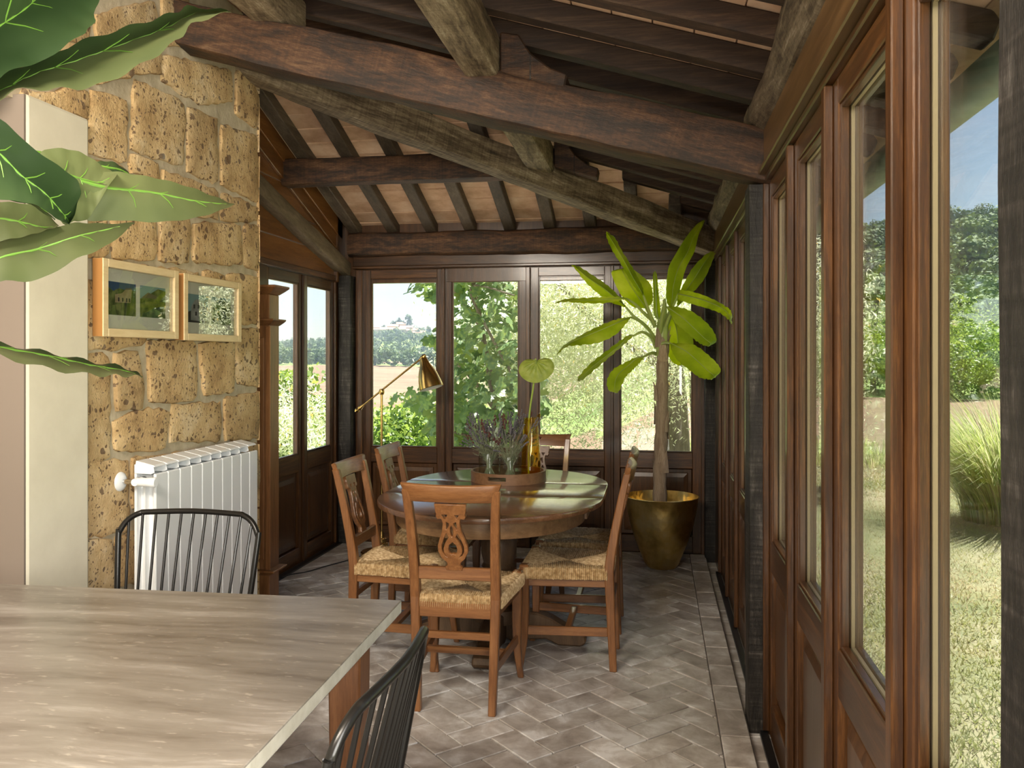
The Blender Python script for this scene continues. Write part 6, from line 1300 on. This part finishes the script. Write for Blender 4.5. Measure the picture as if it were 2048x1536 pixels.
# unseen pale slabs added below the sills to bounce sunlight into the room
tb = MB(); tb.bb((-6.2, 6.26, -0.32), (0.95, 10.0, -0.24)); tb.bb((-6.2, 4.2, -0.32), (-2.46, 6.255, -0.24)); tb.bb((0.64, -3.2, -0.32), (1.02, 6.255, -0.09))
tag(tb.build('bounce_slab', plain('bounce_slab_pale', (0.72, 0.68, 0.60), 0.9)), 'unseen pale bounce slab added round the outside of the glazed room', 'reflector', kind='structure')
# ------------------------------------------------------------------ leaf clouds
rng = np.random.default_rng(5)
def quads(centers, normals, size, aspect, tint, droop=None, jitter=0.0):
    """one kite shaped leaf for each centre; returns vertices, faces, tints"""
    n = len(centers); nrm = normals / np.linalg.norm(normals, axis=1, keepdims=True)
    t = rng.normal(size=(n, 3)) if droop is None else droop + rng.normal(size=(n, 3)) * jitter
    t -= nrm * np.sum(t * nrm, axis=1, keepdims=True); t /= np.linalg.norm(t, axis=1, keepdims=True) + 1e-9
    s = np.cross(nrm, t); L = size[:, None]; Wd = L * aspect
    P = np.stack([centers - t * L * .5, centers + s * Wd * .5 - t * L * .05, centers + t * L * .5, centers - s * Wd * .5 - t * L * .05], axis=1)
    return P.reshape(-1, 3), np.arange(4 * n).reshape(n, 4), tint
def crown_pts(c, R, n, lumps, seed, shell=0.55, flat=1.0):
    r_ = np.random.default_rng(seed)
    lc = r_.normal(size=(lumps, 3)); lc /= np.linalg.norm(lc, axis=1, keepdims=True); lc *= r_.uniform(0.25, 0.75, size=(lumps, 1)); lr = r_.uniform(0.35, 0.60, size=lumps)
    k = r_.integers(0, lumps, n); d = r_.normal(size=(n, 3)); d /= np.linalg.norm(d, axis=1, keepdims=True)
    rad_ = (shell + (1 - shell) * r_.random(n)) * lr[k]
    p = lc[k] + d * rad_[:, None]
    return np.asarray(c) + p * np.asarray(R), d + p * 0.5, p
def leaf_object(name, c, R, n, size, aspect, mat, lumps, seed, parent, droop=None, jitter=0.5, shell=0.5, keep=None, nmix=1.0, tlo=0.0):
    p, nr, q = crown_pts(c, R, n, lumps, seed, shell)
    if keep is not None:
        k = keep(p); p, nr, q = p[k], nr[k], q[k]
    nn = len(p); nr = nr + rng.normal(size=(nn, 3)) * nmix
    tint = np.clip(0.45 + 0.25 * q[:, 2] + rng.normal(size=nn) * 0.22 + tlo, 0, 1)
    Vv, Ff, T = quads(p, nr, size * rng.uniform(0.65, 1.25, nn), aspect, tint, droop, jitter)
    if parent is not None: Vv = Vv - np.array(place(parent))
    me_ = npmesh(name, Vv, Ff, mat, col=T); o = bpy.data.objects.new(name, me_); COL.objects.link(o); o.parent = parent
    o['kind'] = 'stuff'; return o

# fig tree outside the first and second end windows
fig = thing('fig_tree', (-1.75, 10.0, -0.3), 'fig tree with big lobed leaves outside the second end window', 'tree')
for pts, r in (([(-1.75, 10.0, -0.35), (-1.85, 9.95, 0.6), (-2.0, 9.8, 1.6), (-2.2, 9.6, 2.9)], .06), ([(-1.75, 10.0, -0.3), (-1.5, 9.9, 0.9), (-1.45, 9.7, 2.0), (-1.6, 9.5, 3.3)], .05), ([(-1.85, 9.95, 0.7), (-2.15, 9.6, 1.2), (-2.5, 9.4, 1.5)], .03), ([(-1.5, 9.9, 0.9), (-1.8, 9.3, 1.6), (-2.0, 9.1, 2.15), (-1.5, 9.0, 2.05)], .022), ([(-2.0, 9.8, 1.7), (-2.4, 9.4, 2.3), (-2.62, 9.2, 2.5)], .025), ([(-1.75, 9.9, 0.4), (-2.1, 9.4, 0.5), (-2.35, 9.2, 0.6)], .025)):
    c_ = catmull(pts, 5); MB().tube(c_, [r * (1 - 0.7 * k / len(c_)) for k in range(len(c_))], 7).build('branch', M['bark'], fig, smooth=True)
def fig_leaf_mesh(seed):
    r_ = random.Random(seed); lobes = [(-90, .12), (-60, .42), (-35, .50), (-12, .40), (8, .62), (28, .66), (48, .46), (70, .74), (90, .86), (110, .74), (132, .46), (152, .66), (172, .62), (192, .40), (215, .50), (240, .42)]
    m_ = MB(); m_.v.append((0, 0.10, 0.01))
    for a, R_ in lobes:
        R_ *= r_.uniform(0.92, 1.08); x, y = R_ * math.cos(math.radians(a)), R_ * math.sin(math.radians(a))
        m_.v.append((x, y, -0.16 * (x * x + 0.6 * y * y) + r_.uniform(-.03, .03)))
    n_ = len(lobes)
    for k in range(n_): m_.f.append((0, 1 + k, 1 + (k + 1) % n_))
    m_.f.append
    return m_
FIGM = [fig_leaf_mesh(i).mesh('fig_leaf', M['figobj'], 0, True) for i in range(4)]
def fig_in(p):   # ragged outline of the crown: thinner to the left
    x, y, z = p; lim = -2.62 + 0.20 * math.sin(z * 4.2 + 0.6) + 0.10 * math.sin(z * 11)
    if z > 1.75 and z < 2.15: lim += 0.12
    if 1.0 < z < 1.5: lim += 0.28
    return x > lim and x < -1.30 - 0.12 * math.sin(z * 5) - (0.22 if z > 1.6 else 0)
fl_pts = []; r6 = random.Random(12)
while len(fl_pts) < 2000:
    p = (r6.uniform(-2.85, -1.0), r6.uniform(8.8, 10.6), r6.uniform(-0.25, 3.6))
    if fig_in((p[0] + (p[1] - 9.4) * 0.16, p[1], p[2])): fl_pts.append(p)
fl_pts.sort(key=lambda p: p[1] + (2 if p[2] > 2.7 else 0) + (1.5 if p[0] > -1.35 else 0))
bigV, bigF, bigT = [], [], []
FV = [np.array([v.co for v in m_.vertices]) for m_ in FIGM]; FF = [np.array([list(p.vertices) for p in m_.polygons]) for m_ in FIGM]
off = 0
for i, p in enumerate(fl_pts):
    s_ = r6.uniform(0.085, 0.145); e = Euler((math.radians(r6.uniform(15, 75)), math.radians(r6.uniform(-35, 35)), math.radians(r6.uniform(-70, 70))), 'XYZ')
    e2 = Euler((0, 0, math.radians(r6.uniform(140, 220)))); R_ = e.to_matrix() @ e2.to_matrix()
    if i < 290:
        o = bpy.data.objects.new('fig_leaf', FIGM[i % 4]); COL.objects.link(o); o.parent = fig
        o.matrix_local = Matrix.Translation(Vector(p) - Vector(fig.location)) @ R_.to_4x4() @ Matrix.Scale(s_, 4)
    else:
        k = i % 4; A = (FV[k] * s_) @ np.array(R_).T + np.array(p) - np.array(fig.location)
        bigV.append(A); bigF.append(FF[k] + off); off += len(A); bigT.append(np.full(len(FF[k]), r6.random()))
o = bpy.data.objects.new('fig_leaves', npmesh('fig_leaves', np.vstack(bigV), np.vstack(bigF), M['fig'], col=np.concatenate(bigT))); COL.objects.link(o); o.parent = fig; o['kind'] = 'stuff'

# olive trees
def olive(x, y, zb, c, R, n, label, seed, trunks, size=0.064):
    t = thing('olive_tree', (x, y, zb), label, 'tree')
    for pts, r in trunks:
        c_ = catmull(pts, 5); MB().tube(c_, [r * (1 - 0.55 * k / len(c_)) for k in range(len(c_))], 9).build('trunk', M['bark'], t, smooth=True)
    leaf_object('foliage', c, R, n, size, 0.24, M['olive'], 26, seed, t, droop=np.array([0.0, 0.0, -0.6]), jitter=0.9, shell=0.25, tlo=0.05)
    return t
olive(0.28, 11.3, -0.25, (-0.60, 11.2, 1.95), (2.5, 2.0, 2.5), 90000, 'silvery olive tree filling the third and fourth end windows', 3,
      [([(0.30, 11.3, -0.3), (0.27, 11.3, 0.6), (0.22, 11.3, 1.3), (0.0, 11.2, 2.2), (-0.4, 11.1, 3.0)], 0.17), ([(0.52, 11.35, -0.3), (0.47, 11.3, 0.8), (0.40, 11.2, 1.9)], 0.045), ([(0.22, 11.3, 1.2), (-0.6, 11.1, 1.7), (-1.3, 11.0, 2.4)], 0.07)])
olive(2.05, 10.6, -0.12, (2.02, 10.4, 1.6), (0.62, 0.7, 1.7), 6500, 'slim young olive seen through the middle garden doors', 8,
      [([(2.05, 10.6, -0.15), (2.03, 10.5, 0.8), (2.0, 10.4, 1.8)], 0.05)])
olive(-7.0, 14.5, -1.3, (-7.0, 14.5, -0.2), (1.5, 1.5, 1.5), 9000, 'grey green olive below the left glass doors', 15,
      [([(-7.0, 14.5, -1.8), (-7.0, 14.5, -0.8), (-6.9, 14.4, 0.2)], 0.12)], 0.11)

# bushes: rows below the end windows and beyond the right-hand field
def bush(name, r, b, R, n, label, seed, size, group, mat='bush', cat='shrub', tlo=0.0, lumps=9):
    p = at(r, b); t = thing(name, p, label, cat, group)
    MB().tube([p + Vector((0, 0, -0.1)), p + Vector((0, 0, R[2] * 0.9))], [R[0] * 0.07, R[0] * 0.03], 6).build('stem', M['bark'], t)
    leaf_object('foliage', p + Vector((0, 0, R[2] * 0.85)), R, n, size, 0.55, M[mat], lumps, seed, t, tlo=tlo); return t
k = 0
for r, b, R, lb in ((30, -20.6, 1.5, 'pale green bush at the left foot of the first end window'), (27, -19.2, 1.7, 'round green bush right of the lamp pole beyond the first end window'), (25, -17.6, 1.9, 'dark green bush low in the middle of the first end window'), (24, -16.0, 2.0, 'bright bush low at the right of the first end window'), (23, -14.4, 2.0, 'bush partly behind the fig tree'), (24, -22.2, 1.6, 'bright green bush low in the farther left glass door'), (19, -23.6, 1.6, 'yellow green bush at the foot of the left glass doors'), (17, -25.4, 1.7, 'light leafy bush in the nearer left glass door'), (20, -27.0, 1.9, 'bush beside the carved cabinet outside the nearer left glass door'), (34, -24.4, 2.4, 'grey green bush higher up in the farther left glass door')):
    bush('bush', r, b, (R, R, R * 0.75), 2600, lb, 40 + k, 0.17, 'bushes below the terrace', tlo=0.08); k += 1
for r, b, R, lb in ((62, 9.8, 3.0, 'bush beyond the field in the third pane, left'), (58, 11.6, 2.6, 'rounded bush beyond the field in the third pane'), (63, 13.4, 3.2, 'tall bush beyond the field in the third pane, right'), (60, 15.6, 2.8, 'bush beyond the field hidden by the near stile'), (57, 17.4, 2.6, 'bush beyond the field in the nearest pane, left'), (61, 19.3, 3.4, 'bush beyond the field in the nearest pane, middle'), (66, 21.2, 3.6, 'bush beyond the field beside the near post'), (70, 7.6, 3.0, 'bush beyond the field in the second door'), (72, 5.4, 3.2, 'bush beyond the field at the far doors'), (80, 12.4, 3.6, 'higher bush on the slope in the third pane'), (84, 18.0, 3.8, 'higher bush on the slope in the nearest pane'), (82, 20.2, 3.8, 'higher bush on the slope near the post')):
    bush('bush', r, b, (R, R, R * 0.85), 5200, lb, 60 + k, 0.21, 'bushes beyond the stubble field', tlo=0.12); k += 1
for r, b, R, lb in ((292, 11.2, 9, 'dark tree on the crest in the third pane, left'), (298, 12.4, 11, 'dark tree on the crest in the third pane, middle'), (300, 13.9, 10, 'dark tree on the crest in the third pane, right'), (296, 16.8, 10, 'dark tree on the crest at the left of the nearest pane'), (300, 17.9, 12, 'big dark tree on the crest in the nearest pane'), (303, 19.0, 13, 'tallest dark tree on the crest in the nearest pane'), (300, 20.3, 10, 'dark tree on the crest beside the near post'), (300, 21.6, 11, 'dark tree on the crest behind the near post')):
    bush('hill_tree', r, b, (R * 0.52, R * 0.52, R * 0.45), 3200, lb, 90 + k, 0.75, 'trees on the crest of the right hill', 'hilltree', 'tree', 0.0, 12); k += 1

# woods on the slopes: too many to count
def woods(name, spots, label, nq, tl, qs):
    Vs, Fs, Ts = [], [], []; o_ = 0
    for (r, b, R, H) in spots:
        p = at(r, b); c, d, q = crown_pts((0, 0, 0), (1, 1, 1), nq, 5, int(rng.integers(1e9)), 0.6)
        c = c * np.array([R, R, H]) + np.array([p.x, p.y, p.z + H * 0.75]); base_t = rng.normal() * 0.13 + tl
        tint = np.clip(0.42 + base_t + 0.3 * q[:, 2] + rng.normal(size=nq) * 0.12, 0, 1)
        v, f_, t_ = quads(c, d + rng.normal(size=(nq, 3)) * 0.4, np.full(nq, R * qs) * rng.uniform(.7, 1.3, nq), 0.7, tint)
        Vs.append(v); Fs.append(f_ + o_); o_ += len(v); Ts.append(t_)
    o = bpy.data.objects.new(name, npmesh(name, np.vstack(Vs), np.vstack(Fs), M['hilltree'], col=np.concatenate(Ts))); COL.objects.link(o)
    return tag(o, label, 'woods', kind='stuff')
r7 = random.Random(21); spots_ = []
while len(spots_) < 900:
    b = r7.uniform(-31, -8); r = r7.uniform(445, 1010)
    if 490 < r < 565 and -20 < b < -12 and r7.random() < 0.92: continue
    if r7.random() < 0.25 and r < 700: continue
    s_ = r7.uniform(3.2, 6.5); spots_.append((r, b, s_, s_ * r7.uniform(.8, 1.2)))
for i in range(60): s_ = r7.uniform(2, 4); spots_.append((r7.uniform(440, 470), r7.uniform(-24, -12), s_, s_))
woods('left_hill_woods', spots_, 'blue green woods on the far hill below the village', 150, -0.05, 0.30)
spots_ = []
while len(spots_) < 760:
    b = r7.uniform(2, 32); r = r7.uniform(95, 300)
    if 122 < r < 180 and 9.2 < b < 15.8: continue
    s_ = r7.uniform(2.4, 5.2) if r < 190 else r7.uniform(4.0, 7.0); spots_.append((r, b, s_, s_ * 0.85))
woods('right_hill_woods', spots_, 'light green woods on the slope beyond the garden', 330, 0.14, 0.19)

# the village on the hilltop and the long farm building below it
wallm = plain('village_wall', (0.55, 0.45, 0.36), 0.9); roofm = plain('village_roof', (0.42, 0.24, 0.17), 0.9); winm = plain('village_window', (0.05, 0.05, 0.06), 0.5); whitem = plain('farm_wall', (0.72, 0.70, 0.66), 0.9)
def house(r, b, w, d, h, label, mat=wallm, flat=False, nwin=3):
    p = at(r, b); p.z -= 1.0; t = thing('house', p, label, 'house', 'houses on the far hill'); a = math.radians(b)
    t.rotation_euler = (0, 0, -a)
    o = loc_part(MB().bb((-w / 2, -d / 2, 0), (w / 2, d / 2, h)), 'house_wall', mat, t)
    if flat: loc_part(MB().bb((-w / 2 - .4, -d / 2 - .4, h), (w / 2 + .4, d / 2 + .4, h + 0.6)), 'house_roof', roofm, t)
    else: loc_part(MB().prism([(-d / 2 - .5, h), (d / 2 + .5, h), (0, h + d * .28)], 'x', -w / 2 - .5, w / 2 + .5), 'house_roof', roofm, t)
    for i in range(nwin):
        x = -w / 2 + w * (i + .5) / nwin
        for z in ((h * .35, h * .7) if h > 6 else (h * .5,)):
            loc_part(MB().bb((x - .5, -d / 2 - .08, z - .7), (x + .5, -d / 2 + .02, z + .7)), 'house_window', winm, t)
vill = [(955, -19.05, 22, 14, 11, 'big flat roofed house at the left end of the village', True), (950, -18.45, 14, 10, 8, 'house right of the big flat roofed one', False), (948, -17.95, 16, 10, 7, 'low house on the village slope, left', False), (958, -17.6, 12, 9, 10, 'taller house in the middle of the village', False), (945, -17.3, 18, 9, 7, 'long low house in the middle of the village', False), (962, -17.05, 10, 9, 12, 'narrow tall house near the village top', False), (955, -16.7, 14, 9, 9, 'house near the village top by the dark trees', False), (950, -16.3, 13, 9, 7, 'house at the right of the village', False), (946, -15.9, 15, 9, 6, 'lowest house at the right end of the village', False)]
for r, b, w, d, h, lb, fl_ in vill: house(r, b, w, d, h, lb, wallm, fl_)
house(640, -18.6, 40, 10, 5, 'long white farm building below the village', whitem, True, 9)
house(640, -17.0, 22, 9, 5, 'shorter white farm building below the village', whitem, True, 5)
for i, (r, b, h) in enumerate(((965, -17.45, 17), (968, -16.9, 20), (966, -16.55, 22), (970, -17.15, 19), (960, -18.2, 13), (972, -15.2, 15))):
    p = at(r, b); t = thing('cypress', p, ['dark pointed tree left of the village top', 'dark pointed tree at the village top', 'tallest dark pointed tree of the village', 'dark pointed tree between the village houses', 'small dark tree by the flat roofed house', 'dark tree alone at the right of the village'][i], 'tree', 'dark trees in the village')
    leaf_object('foliage', p + Vector((0, 0, h * .5)), (h * .28, h * .28, h * .55), 260, h * 0.16, 0.6, M['hilltree'], 6, 300 + i, t, tlo=-0.35)

# ornamental grass, weeds along the lawn, lawn blades
def blades(base, n, h, spread, arch, wd, seed, lean=(0, 0, 0), seg=5):
    r_ = np.random.default_rng(seed); a = r_.uniform(0, 2 * np.pi, n); q = r_.random(n) ** .6
    hh = h * r_.uniform(.55, 1.1, n); dirx, diry = np.cos(a), np.sin(a); ar = arch * r_.uniform(.4, 1.2, n); Vs = []
    sx, sy = -diry, dirx
    for i in range(seg + 1):
        t = i / seg; out_ = ar * t ** 1.8
        x = base[0] + dirx * (spread * q + out_) + lean[0] * t ** 2; y = base[1] + diry * (spread * q + out_) + lean[1] * t ** 2
        z = base[2] + hh * (t - 0.42 * t ** 3 * (ar / arch)); w = wd * (1 - t * .92)
        Vs.append(np.stack([np.stack([x - sx * w, y - sy * w, z], 1), np.stack([x + sx * w, y + sy * w, z], 1)], 1))
    A = np.stack(Vs, 1)     # n, seg+1, 2, 3
    Vv = A.reshape(-1, 3); idx = np.arange(n)[:, None] * (seg + 1) * 2 + np.arange(seg)[None] * 2
    Fv = np.stack([idx, idx + 1, idx + 3, idx + 2], -1).reshape(-1, 4)
    return Vv, Fv, np.repeat(r_.random(n), seg)
og = thing('ornamental_grass', (3.05, 8.3, -0.1), 'tall arching grass clump on the lawn beside the near post', 'grass')
v, f_, t_ = blades((0, 0, 0), 2600, 1.45, 0.30, 0.85, 0.0045, 4, (-0.25, 0, 0)); o = bpy.data.objects.new('blades', npmesh('blades', v, f_, M['reed'], col=t_)); COL.objects.link(o); o.parent = og; o['kind'] = 'stuff'
Vs, Fs, Ts, o_ = [], [], [], 0
for i in range(420):
    b = r7.uniform(1, 34); r = r7.uniform(12.3, 15.5); p = at(r, b, -0.02)
    v, f_, t_ = blades(p, 26, r7.uniform(0.2, 0.55), 0.22, 0.2, 0.006, 500 + i, seg=3); Vs.append(v); Fs.append(f_ + o_); o_ += len(v); Ts.append(t_)
o = bpy.data.objects.new('wild_grass', npmesh('wild_grass', np.vstack(Vs), np.vstack(Fs), M['reed'], col=np.concatenate(Ts))); COL.objects.link(o); tag(o, 'strip of wild grass where the lawn meets the field', 'grass', kind='stuff')
n = 190000
u = rng.random(n); r_ = 1.2 + 11.8 * u ** 1.15; b_ = np.radians(rng.uniform(2, 62, n)); X = r_ * np.sin(b_); Y = r_ * np.cos(b_)
k = X > 1.0; X, Y = X[k], Y[k]; n = len(X); a = rng.uniform(0, 2 * np.pi, n); h = rng.uniform(.012, .038, n); w = .0022 + 0.0004 * np.hypot(X, Y)
zg = np.full(n, -0.10) - np.clip((np.hypot(X, Y) - 8) * 0.0, 0, 1)
P = np.stack([np.stack([X - np.cos(a) * w, Y - np.sin(a) * w, zg], 1), np.stack([X + np.cos(a) * w, Y + np.sin(a) * w, zg], 1), np.stack([X + rng.normal(size=n) * .02, Y + rng.normal(size=n) * .02, zg + h], 1)], 1).reshape(-1, 3)
tn = np.clip(0.5 + 0.45 * np.sin(X * 1.3 + np.sin(Y * .9) * 2) * np.sin(Y * 1.1 + 1) + rng.normal(size=n) * .22, 0, 1)
o = bpy.data.objects.new('lawn_grass', npmesh('lawn_grass', P, np.arange(3 * n).reshape(n, 3), M['grass'], col=tn)); COL.objects.link(o); tag(o, 'short sunlit grass of the lawn outside the garden doors', 'grass', kind='stuff')

# thin summer haze over the land beyond the garden
hz = bpy.data.materials.new('summer_haze'); hz.use_nodes = True; hn = hz.node_tree; hn.nodes.clear()
ho = N(hn, 'ShaderNodeOutputMaterial'); hv = N(hn, 'ShaderNodeVolumeScatter'); hv.inputs['Density'].default_value = 0.00036; hv.inputs['Color'].default_value = (0.62, 0.80, 1.0, 1); hv.inputs['Anisotropy'].default_value = 0.0
hn.links.new(hv.outputs[0], ho.inputs['Volume'])
hb = MB().bb((-1700, 70, -40), (1700, 1700, 170)).build('haze', hz, None); tag(hb, 'thin bluish summer haze over the distant hills', 'haze', kind='stuff')
